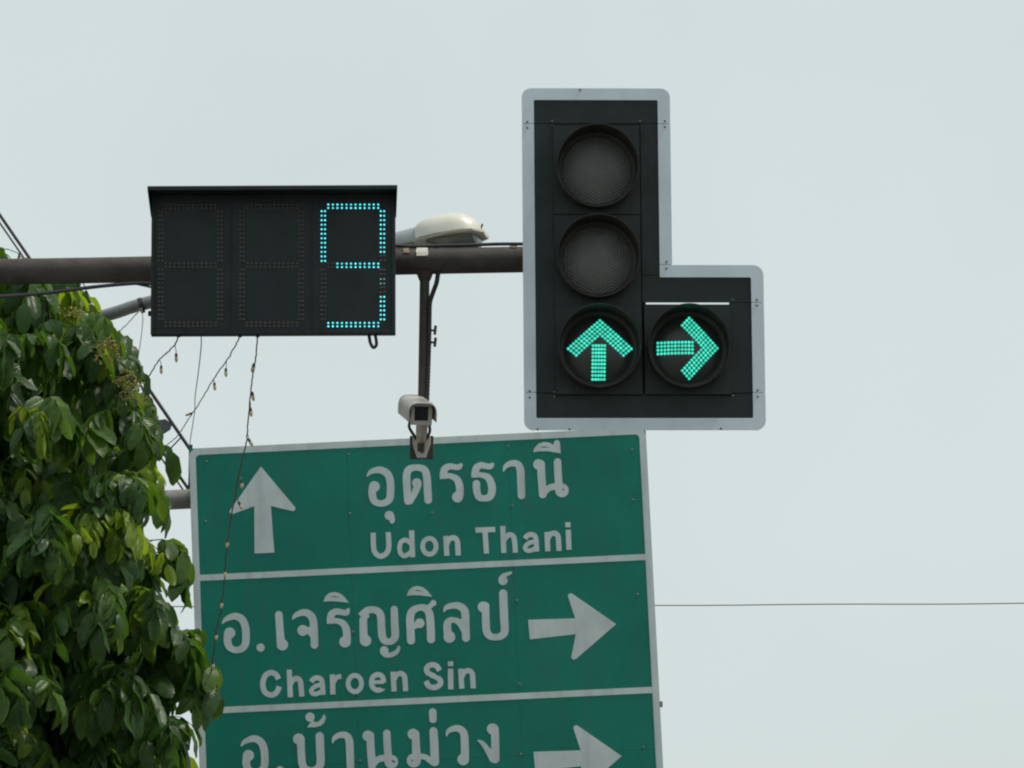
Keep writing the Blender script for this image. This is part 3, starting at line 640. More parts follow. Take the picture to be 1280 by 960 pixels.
GL = [
 (A0, dict(s=[Oang], d=[(144, 546, 54)])),
 (A0, dict(d=[(293, 835, 46)], s=[[(300, 832, 38), (322, 870, 27), (320, 893, 23)]])),
 (A0, dict(s=[[(478, 692, 36), (470, 560, 38), (466, 440, 38), (490, 375, 36), (565, 355, 31), (640, 375, 36), (667, 440, 38), (675, 560, 39), (682, 680, 38)], [(578, 530, 37), (548, 610, 33), (500, 690, 33)]], d=[(568, 510, 47)])),
 (A0, dict(s=[[(1008, 332, 20), (985, 352, 28), (945, 350, 28), (890, 345, 31), (845, 375, 36), (836, 425, 36)], [(840, 442, 28), (900, 440, 27), (965, 470, 34), (995, 540, 38), (997, 630, 38)]], d=[(975, 650, 54)], p=[[(798, 400), (860, 405), (860, 465), (798, 472)]])),
 (B0, dict(s=[[(283, 326, 20), (262, 345, 28), (225, 343, 29), (170, 332, 31), (125, 360, 36), (112, 410, 36)], [(112, 432, 24), (170, 430, 26), (240, 455, 34), (276, 530, 38), (278, 600, 38), (255, 650, 36), (200, 664, 31), (150, 650, 34), (128, 590, 36), (124, 518, 37)]], p=[[(74, 390), (145, 395), (145, 452), (74, 457)]])),
 (B0, dict(s=[SAa])), (B0, NONU(0, 0)),
 (B0, dict(p=[[(690, 202), (705, 160), (745, 118), (800, 100), (855, 108), (893, 130), (902, 95), (930, 78), (958, 95), (962, 150), (966, 214), (900, 202), (830, 192), (760, 194)]], hp=[[(755, 157), (800, 143), (862, 158), (800, 156)]])),
 (C0, dict(b=[r_([(131, 288), (136, 430), (155, 492), (210, 523), (267, 490), (288, 420), (281, 282)], 26)])),
 (C0, dict(b=[r_([(516, 265), (526, 533)], 26)], s=[r_([(510, 395), (455, 360), (408, 385), (396, 445), (408, 495), (450, 520), (510, 480)], 23)])),
 (C0, dict(s=[ell(694, 424, 67, 79, 24)])),
 (C0, dict(b=[r_(o_n, 26), r_(nn_, 26)])),
 (D0, dict(b=[r_([(115, 262), (312, 255)], 26), r_([(210, 262), (224, 496)], 26)])),
 (D0, dict(b=[r_([(388, 220), (398, 490)], 26), r_([(395, 375), (420, 332), (458, 308), (495, 330), (508, 400), (513, 488)], 26)])),
 (D0, dict(b=[r_(aa, 25)], s=[r_(ab, 22)])),
 (D0, dict(b=[r_([(829, 280), (838, 473)], 26), r_(sh(nn_, -32, -46), 26)])),
 (D0, dict(b=[r_([(1042, 258), (1050, 458)], 26), r_([(1038, 183), (1039, 233)], 26)])),
 (E0, dict(s=[O2], d=[(137, 490, 55)])), (E0, dict(d=[(446, 636, 41)])),
 (E0, dict(s=[[(628, 308, 38), (638, 450, 38), (650, 600, 42)]], d=[(664, 608, 57)])),
 (E0, dict(s=[[(768, 350, 8), (795, 315, 22), (860, 287, 32), (920, 295, 36), (965, 345, 38), (980, 450, 38), (985, 610, 38)]], d=[(868, 465, 54)], p=[[(900, 430), (945, 430), (950, 540), (912, 495)]])),
 (F0, dict(p=[SARA_I], hp=[SARA_H])),
 (F0, dict(s=[[(362, 258, 17), (345, 288, 27), (305, 285, 29), (245, 275, 31), (195, 305, 36), (185, 355, 36)], [(188, 370, 28), (250, 370, 27), (315, 400, 34), (345, 470, 38), (350, 560, 38)]], d=[(330, 578, 57)], p=[[(148, 330), (210, 335), (210, 393), (148, 400)]])),
 (F0, dict(p=[[(463, 298), (495, 265), (540, 232), (600, 222), (600, 290), (565, 298), (578, 325), (552, 347), (552, 372), (473, 372), (475, 347), (496, 326), (465, 305)]], s=[[(512, 360, 38), (515, 480, 39), (520, 570, 42)], [(570, 258, 33), (615, 258, 34), (660, 275, 36), (687, 320, 38), (694, 430, 38), (702, 520, 38), (725, 565, 36), (765, 579, 31), (805, 565, 35), (832, 520, 38), (828, 420, 38), (822, 255, 36)]], d=[(537, 567, 56)])),
 (F0, dict(s=[[(700, 680, 20), (735, 706, 27), (790, 709, 24), (843, 682, 22), (868, 640, 14), (863, 618, 4)]], d=[(722, 664, 42)])),
 (F0, dict(p=[sh(SARA_I, 832, -60)], hp=[sh(SARA_H, 832, -60)])),
 (F0, dict(s=[[(990, 565, 40), (985, 450, 40), (981, 340, 40), (1005, 270, 37), (1070, 237, 32), (1130, 243, 35), (1172, 295, 39), (1186, 420, 40), (1190, 553, 40)], [(1000, 435, 26), (1055, 410, 28)], [(1160, 238, 28), (1200, 205, 24)]], d=[(1077, 393, 48), (1213, 192, 31)])),
 (G0, dict(s=[[(438, 518, 6), (465, 475, 24), (540, 455, 31), (600, 465, 36), (648, 515, 39), (655, 640, 40), (660, 780, 39)], [(648, 710, 34), (605, 635, 34), (550, 603, 27), (500, 605, 31), (473, 645, 38), (478, 740, 40)]], d=[(494, 770, 58)])),
 (G0, dict(s=[[(855, 460, 38), (858, 600, 38), (865, 705, 38), (893, 755, 36), (955, 773, 31), (1018, 755, 36), (1047, 705, 39), (1040, 560, 41), (1032, 336, 41)]], d=[(831, 470, 54)])),
 (G0, dict(s=[[(1006, 190, 22), (1035, 158, 22), (1080, 140, 18), (1108, 128, 13)]], d=[(1030, 206, 46)])),
 (H0, dict(b=[r_([(306, 392), (278, 345), (230, 327), (175, 355), (148, 435), (168, 518), (232, 551), (285, 525), (313, 466)], 27)])),
 (H0, dict(b=[r_([(412, 297), (424, 573)], 26), r_([(420, 450), (445, 407), (485, 384), (520, 407), (530, 470), (538, 565)], 26)])),
 (H0, dict(b=[r_(sh(aa, 22, 73), 25)], s=[r_(sh(ab, 22, 73), 22)])),
 (H0, dict(b=[r_([(843, 345), (849, 545)], 26), r_([(848, 445), (868, 398), (900, 370), (933, 366)], 23)])),
 (H0, dict(s=[ell(1068, 436, 67, 81, 24)])),
 (I0, dict(b=[r_([(113, 424), (240, 420)], 18), r_([(236, 438), (232, 385), (207, 353), (172, 346), (130, 370), (114, 425), (130, 478), (172, 502), (208, 496), (236, 474)], 25)])),
 (I0, dict(b=[r_(sh(o_n, -527, -3), 26), r_(sh(nn_, -527, -3), 26)])),
 (I0, dict(b=[r_([(795, 305), (768, 262), (727, 248), (682, 262), (666, 300), (690, 338), (750, 365), (800, 400), (803, 440), (770, 468), (730, 475), (685, 458), (661, 410)], 27)])),
 (I0, dict(b=[r_([(905, 288), (908, 493)], 27), r_([(905, 215), (906, 262)], 26)])),
 (I0, dict(b=[r_(sh(o_n, 150, -31), 26), r_(sh(nn_, 150, -31), 26)])),
 (J0, dict(s=[sh(O2, 108, 345)], d=[(245, 835, 55)])), (J0, dict(d=[(560, 983, 41)])),
 (J0, dict(s=[[(768, 670, 38), (772, 800, 38), (782, 915, 38), (810, 965, 36), (870, 985, 31), (935, 965, 36), (965, 910, 40), (962, 780, 41), (957, 643, 41)]], d=[(746, 670, 55)])),
 (J0, dict(d=[(860, 452, 46)], p=[[(830, 553), (862, 512), (890, 480), (905, 500), (940, 500), (975, 468), (997, 420), (1014, 440), (1017, 465), (1002, 508), (965, 540), (910, 553)]])),
 (K0, dict(s=[sh(SAa, -270, 316) + [(318, 1000, 37)]])), (K0, NONU(-267, 314)),
 (K0, dict(d=[(930, 622, 54), (938, 885, 70)], s=[[(955, 620, 38), (960, 740, 40), (965, 840, 42)], [(1135, 592, 40), (1142, 720, 42), (1148, 900, 42)], [(985, 845, 28), (1050, 850, 27), (1100, 885, 29), (1140, 905, 36)]], h=[[(922, 885, 9)]])),
 (K0, dict(s=[[(1127, 400, 37), (1130, 475, 36)]])),
 (L0, dict(s=[[(465, 640, 6), (485, 590, 22), (545, 565, 30), (600, 572, 35), (640, 620, 38), (648, 740, 40), (650, 860, 40)]], d=[(632, 875, 58)])),
 (L0, dict(s=[[(948, 570, 40), (952, 720, 40), (950, 870, 44)], [(782, 686, 8), (820, 708, 20), (870, 770, 28), (930, 870, 36)]], d=[(925, 570, 56)])),
]
UPARR = [(385, 90), (678, 440), (680, 462), (662, 474), (470, 428), (500, 828), (330, 836), (328, 430), (140, 499), (120, 492), (116, 472)]
RTARR = [(160, 438), (632, 424), (558, 200), (568, 178), (595, 172), (1042, 482), (640, 830), (612, 838), (592, 815), (638, 582), (178, 634)]
def glyph(name, org, sc_, g):
    allp = [p for k in ('s', 'b', 'p') for q in g.get(k, []) for p in q] + list(g.get('d', []))
    rad = max([p[2] for p in allp if len(p) > 2] + [0])
    x0, x1 = min(p[0] for p in allp) - rad - 14, max(p[0] for p in allp) + rad + 14; y0, y1 = min(p[1] for p in allp) - rad - 14, max(p[1] for p in allp) + rad + 14
    xs = np.arange(x0, x1, 3.4); ys = np.arange(y0, y1, 3.4); X, Y = np.meshgrid(xs, ys); D = np.full(X.shape, 1e9)
    for q in g.get('s', []): D = np.minimum(D, sd_stroke(X, Y, cr(q)))
    for q in g.get('b', []): D = np.minimum(D, sd_stroke(X, Y, cr(q), (True, True)))
    for q in g.get('p', []): D = np.minimum(D, sd_poly(X, Y, q))
    for (a, b, r) in g.get('d', []): D = np.minimum(D, np.hypot(X - a, Y - b) - r)
    for q in g.get('h', []):
        for (a, b, r) in q: D = np.maximum(D, r - np.hypot(X - a, Y - b))
    for q in g.get('hp', []): D = np.maximum(D, -sd_poly(X, Y, q))
    D[np.abs(D) < 1e-6] = 1e-6
    bm = sheet(D, xs, ys, lambda a, b: PG.loc(org[0] + a / sc_, org[1] + b / sc_), .0014)
    return obj(name, bm, M['signwhite'], sg)
for org, g in GL: glyph('letter', org, 8.0, g)
glyph('arrow', (270, 570), 6.858, dict(p=[UPARR])); glyph('arrow', (640, 720), 8.0, dict(p=[RTARR])); glyph('arrow', (640, 840), 8.0, dict(p=[sh(RTARR, 55, 360)]))

# ------------------------------------------------------------------ sign post, arms and stays
PX = -3.45; PY = 27.2
sp = thing('sign_post', 'grey steel post with horizontal arms and stay rods holding the green road sign', 'sign post', loc=(PX, PY, 0))
def arm_line(v):
    a = PG.world(SW / 2 - .1, v, -.097); b = PG.world(-SW / 2 - .02, v, -.097); d = (b - a).normalized(); t = (PX - a.x) / d.x
    return a, a + d * t
varm = G(243, 623.5, -.1)[1]
for v in (varm, .2):
    a, b = arm_line(v); obj('arm', tubeb([a, b], .0525, 20), M['rail'], sp, True, world=True)
    if v == varm: armb = b
obj('post', tubeb([(PX, PY, 0), (PX, PY, armb.z + 3.0)], [.13, .09], 24), M['rail'], sp, True, world=True)
obj('base_plate', boxb((PX, PY, .015), (.5, .5, .03), .004), M['rail'], sp, world=True)
def stay(p, q, r): obj('stay_rod', tubeb([p, q], r, 10), M['cable'], sp, True, world=True)
e2 = at(236, 612, PY - .1); top2 = at(0, 269, PY - .1); d2 = (top2 - e2).normalized(); t2 = (PX - e2.x) / d2.x
stay(e2, e2 + d2 * t2, .0085); e3 = at(230, 614, PY - .04); top3 = at(0, 279, PY - .04); d3 = (top3 - e3).normalized(); stay(e3, e3 + d3 * ((PX - e3.x) / d3.x), .005)
stay(at(238.5, 563, PY - .1), at(160, 448, PY - .1), .0095); stay(at(236, 628, PY - .1), at(239, 556, PY - .1), .008)
bm = bmesh.new(); q = [at(x, y, PY - .1) for x, y in ((186, 541), (192, 526), (207, 524), (215, 530), (213, 537), (196, 548))]
A = [bm.verts.new(p + Vector((0, -.005, 0))) for p in q]; B = [bm.verts.new(p + Vector((0, .005, 0))) for p in q]
bm.faces.new(A); bm.faces.new(B[::-1])
for k in range(6): bm.faces.new((A[k], A[(k + 1) % 6], B[(k + 1) % 6], B[k]))
bmesh.ops.recalc_face_normals(bm, faces=bm.faces); obj('gusset_plate', bm, M['wire'], sp, world=True)
stay(at(203, 546, PY - .08), at(168, 462, PY - .08), .006)
stay(at(228, 545, PY - .08), at(206, 568, PY - .08), .004)

# ================================================================== STRING LIGHTS
def string_light(label, pts, bulbs, m=M['wire'], r=.0028):
    """pts: (x, y, depth); bulbs: (x, y, tilt in degrees from straight down, toward +x)"""
    W = [at(x, y, Y) for x, y, Y in pts]
    t = thing('string_light', label, 'string light', loc=W[-1], group='strings of small bulbs hung from the mast arm')
    path = [Vector(p) for p in smooth_path(W, 7)]
    for k in range(1, len(path) - 1): path[k] = path[k] + Vector((random.gauss(0, .0012), random.gauss(0, .002), random.gauss(0, .0008)))
    obj('wire', tubeb(path, r, 6), m, t, True, world=True)
    for (bx, by_, tilt) in bulbs:
        # nearest point of the wire in depth
        dep = min(((at(x, y, Y) - at(bx, by_, Y)).length, Y) for x, y, Y in pts)[1]
        best = min(path, key=lambda p: abs(p.z - (at(bx, by_, dep).z + .02)) + abs(p.x - at(bx, by_, dep).x) * .4)
        c = at(bx, by_, best.y - .004); d = Vector((math.sin(R(tilt)), 0, -math.cos(R(tilt))))
        sk = bmesh.new(); tube(sk, [best, best.lerp(c - d * .014, .6) + Vector((.002, 0, .002)), c - d * .013], .0016, 6); tube(sk, [c - d * .014, c + d * .001], [.0052, .0062], 8); so = obj('socket', sk, M['socket'], t, True, world=True)
        bb = bmesh.new(); tube(bb, [c + d * .0012, c + d * .006, c + d * .014, c + d * .020, c + d * .024], [.0058, .0072, .0066, .004, .001], 8); b = obj('bulb', bb, M['bulb'], so, True)
    return t
string_light('string of bulbs sagging from a tie on the lamp tube into the leaves', [(176, 386, 24.0), (168, 395, 23.9), (158, 406, 23.7), (148, 416, 23.4), (140, 428, 23.2)], [(156.5, 427, 0)])
string_light('short bulb string below the left part of the countdown display, ending in the leaves', [(223, 414, 20.0), (221, 426, 20.3), (216, 434, 20.7), (206, 443, 21.1), (198, 451, 21.6), (190, 464, 22.1), (182, 476, 22.6)], [(220.3, 446, 2), (201.5, 461, 2)])
string_light('slanting bulb string from display underside down to the stay rods left of the sign', [(301, 414, 20.0), (297, 427, 20.4), (290, 440, 21), (282, 453, 21.7), (267, 474, 23), (256, 492, 24.2), (243, 513, 25.4), (230, 532, 26.4), (222, 545, 27.0), (205, 559, 27.05)], [(282.4, 464.5, 2), (268.2, 482, 6), (237, 517.5, -72)])
string_light('long brown bulb string draped in front of the green sign', [(322.5, 414, 20.0), (321, 430, 20.05), (318.5, 455, 20.2), (314, 485, 20.4), (310.5, 520, 20.6), (308.5, 550, 20.8), (303, 575, 20.95), (296, 605, 21.15), (290, 640, 21.4), (284, 680, 21.6), (281, 715, 21.8), (277.5, 755, 22.0), (270, 793, 22.2), (265.5, 830, 22.4), (262, 846, 22.5)],
             [(316.5, 458.5, -14), (316, 494.5, 10), (313.5, 514, 8), (312.5, 552, 30), (302.3, 604, 2), (300, 631, 28), (284.5, 678, -6), (281.5, 715, -4), (277, 754, -3), (270.5, 794, -4), (266.5, 830, -4)], M['wirebrown'])
def loose_wire(label, pts):
    W = [at(*p) for p in pts]; path = smooth_path(W, 8)
    t = thing('hanging_wire', label, 'wire', loc=W[-1]); obj('strand', tubeb(path, .0022, 6), M['wire'], t, True, world=True); return t
loose_wire('thin grey wire dropping from the lamp tube tie into the leaves', [(177, 385, 24.0), (178.5, 400, 23.9), (176, 425, 23.6), (173, 445, 23.2), (171.5, 462, 22.8)])
loose_wire('thin grey wire hanging from the display underside to the corner of the sign', [(251, 414, 20.0), (251.5, 432, 20.6), (248, 465, 22.2), (244, 495, 24), (243.5, 513, 25), (241, 530, 26), (237, 558, 27.05), (236, 590, 27.1)])
tie = at(176, 382, 24.12); tt = obj('cable_tie', tubeb([tie + Vector((-.008, 0, -.002)), tie + Vector((.012, 0, .004))], .038, 14), M['cable'], slamp, True, world=True)

# ================================================================== FAR CABLE
cb = thing('overhead_cable', 'thin dark overhead cable crossing the sky to the right of the green sign', 'cable', loc=(-26, 62, 0))
P0, P1 = (-26, 62, 0), (34, 60, 0)
zc = at(1000, 755.5, 61).z
pts = [Vector((x, 62 - (x + 26) / 30, zc + .00032 * (x - 3.2) ** 2 + .004 * math.sin(x * 2.1))) for x in np.linspace(-26, 34, 120)]
obj('strand', tubeb(pts, .0058, 6), M['cable'], cb, True, world=True)
for p, lab, e in ((P0, 'concrete utility pole holding the left end of the far cable', pts[0]), (P1, 'concrete utility pole holding the right end of the far cable', pts[-1])):
    u_ = thing('utility_pole', lab, 'utility pole', loc=(p[0], p[1] + .16, -.12))
    obj('shaft', tubeb([(p[0], p[1] + .16, -.12), (p[0], p[1] + .16, e.z + .8)], [.17, .11], 12), M['wood'], u_, True, world=True)
    obj('crossarm', boxb((p[0], p[1] + .03, e.z + .3), (1.4, .09, .1), .005), M['wood'], u_, world=True)
    obj('insulator', tubeb([e + Vector((0, 0, -.05)), e + Vector((0, 0, .02)), e + Vector((0, 0, .25))], [.03, .045, .03], 10), M['tape'], u_, True, world=True)

# ================================================================== TREE
TC = at(-350, 850, 23.5); TR = Vector((2.2, 1.7, 2.72))
tree = thing('leafy_tree', 'dense dark green tree with large drooping oval leaves beside the road sign', 'tree', loc=(TC.x, TC.y, 0))
bm = bmesh.new(); b0 = Vector((TC.x, TC.y, 0))
tp = [b0 + Vector((0, 0, 0)), b0 + Vector((.03, 0, .9)), b0 + Vector((-.04, .03, 1.8)), b0 + Vector((.05, .0, 2.7))]
tube(bm, smooth_path(tp, 5), list(np.linspace(.2, .13, 16)), 14)
for k in range(9):
    a = k * 2.4 + .3; L = random.uniform(.55, .8); e = Vector((math.cos(a) * TR.x * L, math.sin(a) * TR.y * L, TC.z - 2.7 + TR.z * random.uniform(-.1, .6)))
    s = tp[3] - Vector((0, 0, random.uniform(0, .5))); m1 = s.lerp(b0 + Vector((e.x, e.y, 2.7 + e.z)), .45) + Vector((0, 0, .25)); e = b0 + Vector((e.x, e.y, 2.7 + e.z))
    tube(bm, smooth_path([s, m1, e], 6), list(np.linspace(.085, .018, 13)), 8)
    for q in range(3):
        f = e + Vector((random.gauss(0, .4), random.gauss(0, .35), random.uniform(0, .6))); tube(bm, [m1.lerp(e, random.uniform(.2, .8)), f], [.022, .006], 6)
obj('trunk', bm, M['bark'], tree, True, world=True)
# leaflet template: oval, pointed, folded on the midrib, drooping tip; x along, y across, z up
def leaf_template(curl, fold, w, seed):
    g = np.random.default_rng(seed); ts_ = np.array([0, .11, .28, .5, .72, .9, 1.0]); hwid = np.array([.06, .6, .94, 1.0, .9, .6, .05]) * w
    V = []; U = []
    for i, t in enumerate(ts_):
        zb = -curl * t ** 2.0; wob = g.normal(0, .022)
        for s in (-1, 0, 1):
            y = s * hwid[i]; V.append((t * (1 - .12 * curl * t), y, zb + fold * abs(y) + (wob if s else 0))); U.append((t, s))
    Fc = []
    for i in range(6):
        for s in (0, 1):
            a = i * 3 + s; Fc.append((a, a + 3, a + 4, a + 1))
    return np.array(V), np.array(U), np.array(Fc)
TEMPL = [leaf_template(.22, .42, .24, 1), leaf_template(.55, .25, .26, 2), leaf_template(.10, .55, .22, 3), leaf_template(.38, -.2, .25, 4)]
def unit(v): return v / (np.linalg.norm(v, axis=-1, keepdims=True) + 1e-9)
leaves = []       # (position, x axis, y axis, z axis, length, template, material)
rach = []
def frond(p, d, young=0.0, ln=None):
    """a compound leaf: a drooping stalk with paired leaflets"""
    d = unit(np.array(d)); n = rng.integers(3, 7); L = ln or rng.uniform(.22, .36); pts = [np.array(p)]; cur = d.copy()
    for k in range(n + 1):
        cur = unit(cur + np.array((0, 0, -.24 - .11 * k))); pts.append(pts[-1] + cur * L / (n + 1))
    rach.append(pts)
    side = unit(np.cross(cur * .5 + d, (0, 0, 1.0)))
    mi = 2 if rng.random() < young else (1 if rng.random() < .38 else 0)
    def leaf(q, ax_, sz):
        ax_ = unit(ax_); nrm = np.array((0, 0, 1.0)) + d * .55 + rng.normal(0, .42, 3); nrm = unit(nrm - ax_ * (nrm @ ax_))
        leaves.append((q, ax_, np.cross(nrm, ax_), nrm, sz * (.8 if mi == 2 else 1), rng.integers(0, 4), mi))
    for k in range(1, n + 1):
        t_ = unit(pts[k + 1] - pts[k])
        for s in (-1, 1):
            leaf(pts[k], t_ * .45 + side * s * rng.uniform(.6, .95) + np.array((0, 0, -rng.uniform(.1, 1.5))) + rng.normal(0, .12, 3), rng.uniform(.08, .158) * (.85 + .25 * k / n))
    leaf(pts[-1], cur + np.array((0, 0, -.4)) + rng.normal(0, .1, 3), rng.uniform(.10, .15))
tcn = np.array(TC); trn = np.array(TR)
def clump(dirv, rad, nf, young, spread=.16):
    c = tcn + dirv * trn * rad; on = unit(dirv / trn)
    for k in range(nf):
        az = rng.uniform(0, 2 * math.pi); d = unit(np.array((math.cos(az), math.sin(az), 0)) * .9 + on * np.array((1, 1, .4)) * .55 + np.array((0, 0, rng.uniform(.0, .9))))
        frond(c + rng.normal(0, spread, 3) * np.array((1, 1, .7)), d, young)
NCL = 470; ga = math.pi * (3 - math.sqrt(5))
for i in range(NCL):
    z = 1 - 2 * (i + .5) / NCL; rr = math.sqrt(1 - z * z); th = ga * i
    dv = unit(np.array((rr * math.cos(th), rr * math.sin(th), z)) + rng.normal(0, .07, 3))
    if dv[2] < -.75: continue
    clump(dv, rng.uniform(.70, .93), 13, .30 if rng.random() < .10 else .0, .055)
for i in range(620):
    dv = unit(rng.normal(0, 1, 3)); clump(dv, rng.uniform(.40, .74), 6, 0.0, .16)
for i in range(70):      # inner leafage of the near side
    c = np.array(at(rng.uniform(-30, 130), rng.uniform(400, 960), rng.uniform(22.9, 24.0)))
    for k in range(6): frond(c + rng.normal(0, .1, 3), unit(rng.normal(0, 1, 3)), 0.0)
# boughs that stick out past the outline where the photograph shows them
for px, py, Y, nf, yg in ((140, 600, 22.2, 9, .1), (110, 645, 22.1, 6, .9), (150, 665, 22.3, 10, .1), (40, 660, 22.0, 10, .35), (20, 760, 22.0, 8, .5), (110, 745, 22.1, 12, .3), (185, 750, 22.4, 11, .1), (215, 800, 22.6, 9, .0), (30, 840, 22.0, 9, .2), (160, 850, 22.3, 10, .05), (215, 845, 22.6, 9, .0), (190, 905, 22.5, 8, .05), (60, 515, 22.1, 10, .25), (150, 520, 22.5, 10, .15), (20, 420, 22.2, 10, .05), (95, 405, 22.5, 9, .15), (75, 365, 22.8, 5, .8), (140, 455, 22.6, 9, .1), (165, 590, 22.7, 5, .8), (200, 545, 23.0, 6, .3), (30, 350, 23.0, 8, .05), (90, 350, 23.3, 8, .0), (170, 500, 22.9, 7, .0), (2, 322, 23.2, 3, .0), (195, 690, 22.9, 8, .0)):
    c = np.array(at(px, py, Y))
    for k in range(nf):
        az = rng.uniform(0, 2 * math.pi); frond(c + rng.normal(0, .03, 3), unit(np.array((math.cos(az), math.sin(az) - .45, rng.uniform(.1, .9)))), yg, rng.uniform(.17, .27))
LP = np.array([l[0] for l in leaves]); LX = np.array([l[1] for l in leaves]); LYv = np.array([l[2] for l in leaves]); LZ = np.array([l[3] for l in leaves]); LS = np.array([l[4] for l in leaves]); LT = np.array([l[5] for l in leaves]); LM = np.array([l[6] for l in leaves])
# keep the crown inside the outline it has beside the display and the sign
BY_ = [250, 318, 324, 345, 380, 400, 440, 480, 500, 540, 580, 640, 700, 760, 800, 830, 860, 890, 920, 960, 1100]
BX_ = [-25, -14, 40, 96, 106, 130, 150, 180, 188, 186, 204, 222, 236, 246, 246, 256, 270, 272, 250, 242, 236]
tipx, tipy, _ = proj(LP + LX * (LS * .8)[:, None]); bx_, by__, _ = proj(LP)
jit = rng.normal(0, 5, len(LP)) + 9 * np.sin(by__ * .11 + LP[:, 1] * 4) + 6 * np.sin(by__ * .31 + LP[:, 1] * 7 + 1); keep = (tipx < np.interp(tipy, BY_, BX_) + 8 + jit) & (bx_ < np.interp(by__, BY_, BX_) + 5 + jit)
LP, LX, LYv, LZ, LS, LT, LM = (a[keep] for a in (LP, LX, LYv, LZ, LS, LT, LM)); leaves = [l for l, k in zip(leaves, keep) if k]
# which leaves show largest from the road: claim cells front to back, count
cen = LP + LX * (LS * .5)[:, None]; sx, sy, szz = proj(cen - 0 + 0)
inf = np.where((sx > -10) & (sx < 300) & (sy > 280) & (sy < 970))[0]; inf = inf[np.argsort(szz[inf])]
claimed = set(); area = {}
tt_, ss_ = np.meshgrid(np.linspace(.05, .95, 10), np.linspace(-.8, .8, 6)); tt_, ss_ = tt_.ravel(), ss_.ravel()
for i in inf:
    wv = .23 * np.sin(np.pi * tt_) ** .6 * ss_
    Pq = LP[i] + np.outer(tt_ * LS[i], LX[i]) + np.outer(wv * LS[i], LYv[i]); qx, qy, _ = proj(Pq); n = 0
    for c in set(zip((qx / 3).astype(int), (qy / 3).astype(int))):
        if 0 <= c[0] < 427 and 0 <= c[1] < 320 and c not in claimed: claimed.add(c); n += 1
    area[i] = n
big = sorted(area, key=lambda i: -area[i])[:300]; bigset = set(int(i) for i in big)
def build_leaf_mesh(name, idx):
    Vs, Fs, Us, Ms = [], [], [], []; off = 0
    for t in range(4):
        ii = idx[LT[idx] == t]
        if not len(ii): continue
        V, U, Fc = TEMPL[t]; k = len(V)
        P = LP[ii][:, None, :] + LS[ii][:, None, None] * (V[None, :, 0, None] * LX[ii][:, None, :] + V[None, :, 1, None] * LYv[ii][:, None, :] + V[None, :, 2, None] * LZ[ii][:, None, :])
        Vs.append(P.reshape(-1, 3)); Fs.append((Fc[None] + (np.arange(len(ii)) * k)[:, None, None] + off).reshape(-1, 4)); Us.append(np.broadcast_to(U[Fc.ravel()], (len(ii), Fc.size, 2)).reshape(-1, 2))
        Ms.append(np.repeat(LM[ii], len(Fc))); off += len(ii) * k
    V = np.concatenate(Vs); Fc = np.concatenate(Fs); U = np.concatenate(Us); mi = np.concatenate(Ms)
    me = bpy.data.meshes.new(name); me.vertices.add(len(V)); me.vertices.foreach_set('co', V.astype(np.float32).ravel())
    me.loops.add(Fc.size); me.loops.foreach_set('vertex_index', Fc.astype(np.int32).ravel())
    me.polygons.add(len(Fc)); me.polygons.foreach_set('loop_start', (np.arange(len(Fc)) * 4).astype(np.int32))
    me.polygons.foreach_set('material_index', mi.astype(np.int32)); me.polygons.foreach_set('use_smooth', np.ones(len(Fc), bool))
    uv = me.uv_layers.new(name='leaf'); uv.data.foreach_set('uv', U.astype(np.float32).ravel()); me.update(); me.validate(); return me
rest = np.array([i for i in range(len(leaves)) if i not in bigset])
cme = build_leaf_mesh('crown', rest)
crown = mesh_obj('crown', cme, LEAFM, tree, 'stuff'); crown.matrix_parent_inverse = tree.matrix_world.inverted() if False else Matrix.Translation(-Vector((TC.x, TC.y, 0)))
# stalks
bm = bmesh.new()
for pts in rach[::1]:
    q, _, zz = proj(np.array([pts[0]]))[0:3]
    e_ = proj(np.array([pts[-1]]))
    if -60 < q[0] and q[0] < np.interp(proj(np.array([pts[0]]))[1][0], BY_, BX_) and e_[0][0] < np.interp(e_[1][0], BY_, BX_) + 6: tube(bm, [Vector(p) for p in pts], list(np.linspace(.0032, .0018, len(pts))), 4, cap=False)
st = obj('leaf_stalks', bm, M['bark'] if False else LEAFM[1], tree, True, 'stuff'); st.matrix_parent_inverse = Matrix.Translation(-Vector((TC.x, TC.y, 0)))
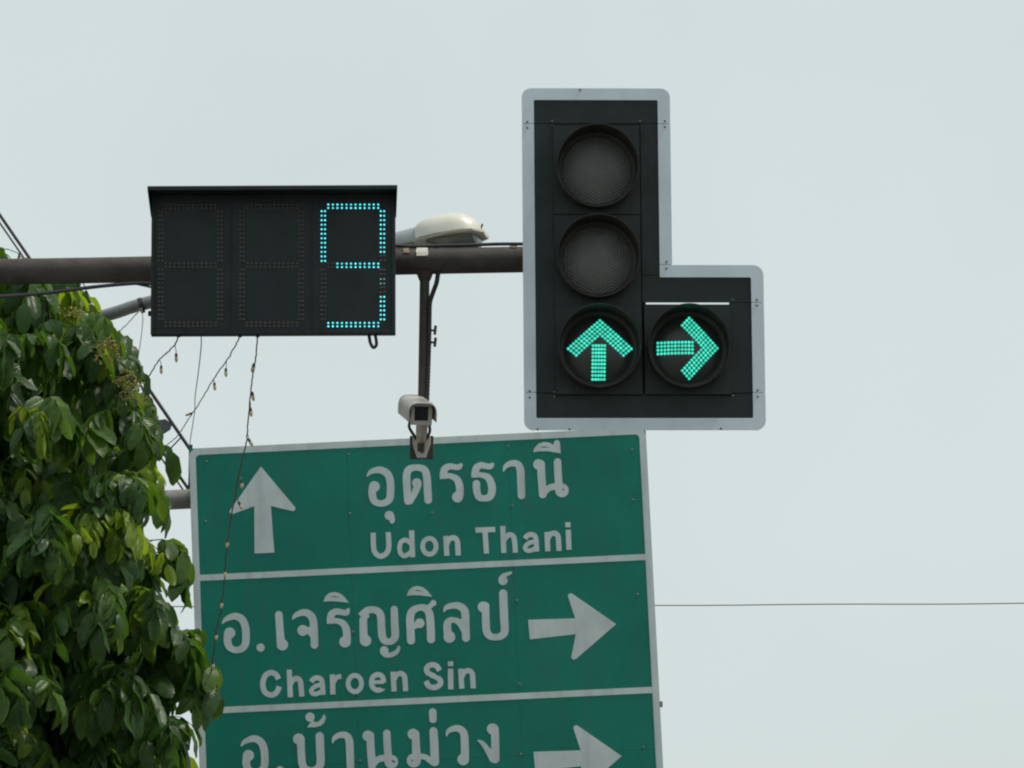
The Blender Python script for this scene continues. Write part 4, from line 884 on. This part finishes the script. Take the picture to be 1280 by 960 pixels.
# the leaves that show largest, each an object sharing its template mesh
LM_ME = {}
for t in range(4):
    V, U, Fc = TEMPL[t]
    for m_ in range(3):
        me = bpy.data.meshes.new('leaf'); me.from_pydata([tuple(v) for v in V], [], [tuple(int(a) for a in f) for f in Fc]); uv = me.uv_layers.new(name='leaf'); uv.data.foreach_set('uv', U[Fc.ravel()].astype(np.float32).ravel())
        me.polygons.foreach_set('use_smooth', [True] * len(Fc)); me.materials.append(LEAFM[m_]); LM_ME[t, m_] = me
inv = Matrix.Translation(-Vector((TC.x, TC.y, 0)))
for i in big:
    o = bpy.data.objects.new('leaf', LM_ME[int(LT[i]), int(LM[i])]); link(o); o.parent = tree; s = LS[i]
    mm = Matrix(((LX[i][0] * s, LYv[i][0] * s, LZ[i][0] * s, LP[i][0]), (LX[i][1] * s, LYv[i][1] * s, LZ[i][1] * s, LP[i][1]), (LX[i][2] * s, LYv[i][2] * s, LZ[i][2] * s, LP[i][2]), (0, 0, 0, 1)))
    o.matrix_parent_inverse = inv; o.matrix_basis = mm
# flower sprays at the upper right of the crown
for px, py, Y, ln_, lean in ((118, 452, 22.3, .13, (.5, .0, .9)), (132, 462, 22.35, .14, (.3, -.2, .9)), (140, 478, 22.35, .12, (.8, -.1, .5)), (150, 492, 22.4, .11, (.7, .1, .6)), (152, 500, 22.4, .10, (.9, -.2, .2)), (80, 396, 22.2, .08, (.6, -.3, .3))):
    bm = bmesh.new(); c = at(px, py, Y); lv = Vector(lean).normalized(); pts = [c + lv * ln_ * t + Vector((0, 0, -.03 * t * t)) for t in np.linspace(0, 1, 6)]
    tube(bm, pts, list(np.linspace(.003, .0015, 6)), 5)
    for k in range(34):
        t = random.uniform(.15, 1); p = c + lv * ln_ * t + Vector((0, 0, -.03 * t * t)); d = (lv * .5 + Vector((random.gauss(0, 1), random.gauss(0, 1), random.gauss(0, .8)))).normalized(); L = random.uniform(.015, .045) * (1.25 - t * .6)
        tube(bm, [p, p + d * L], [.0010, .0008], 4); tube(bm, [p + d * L, p + d * (L + .007), p + d * (L + .013)], [.0012, .0042, .0012], 5)
    o = obj('flower_spray', bm, M['bud'], tree, True, 'stuff'); o.matrix_parent_inverse = inv
print('leaves', len(leaves), 'in frame', len(inf))
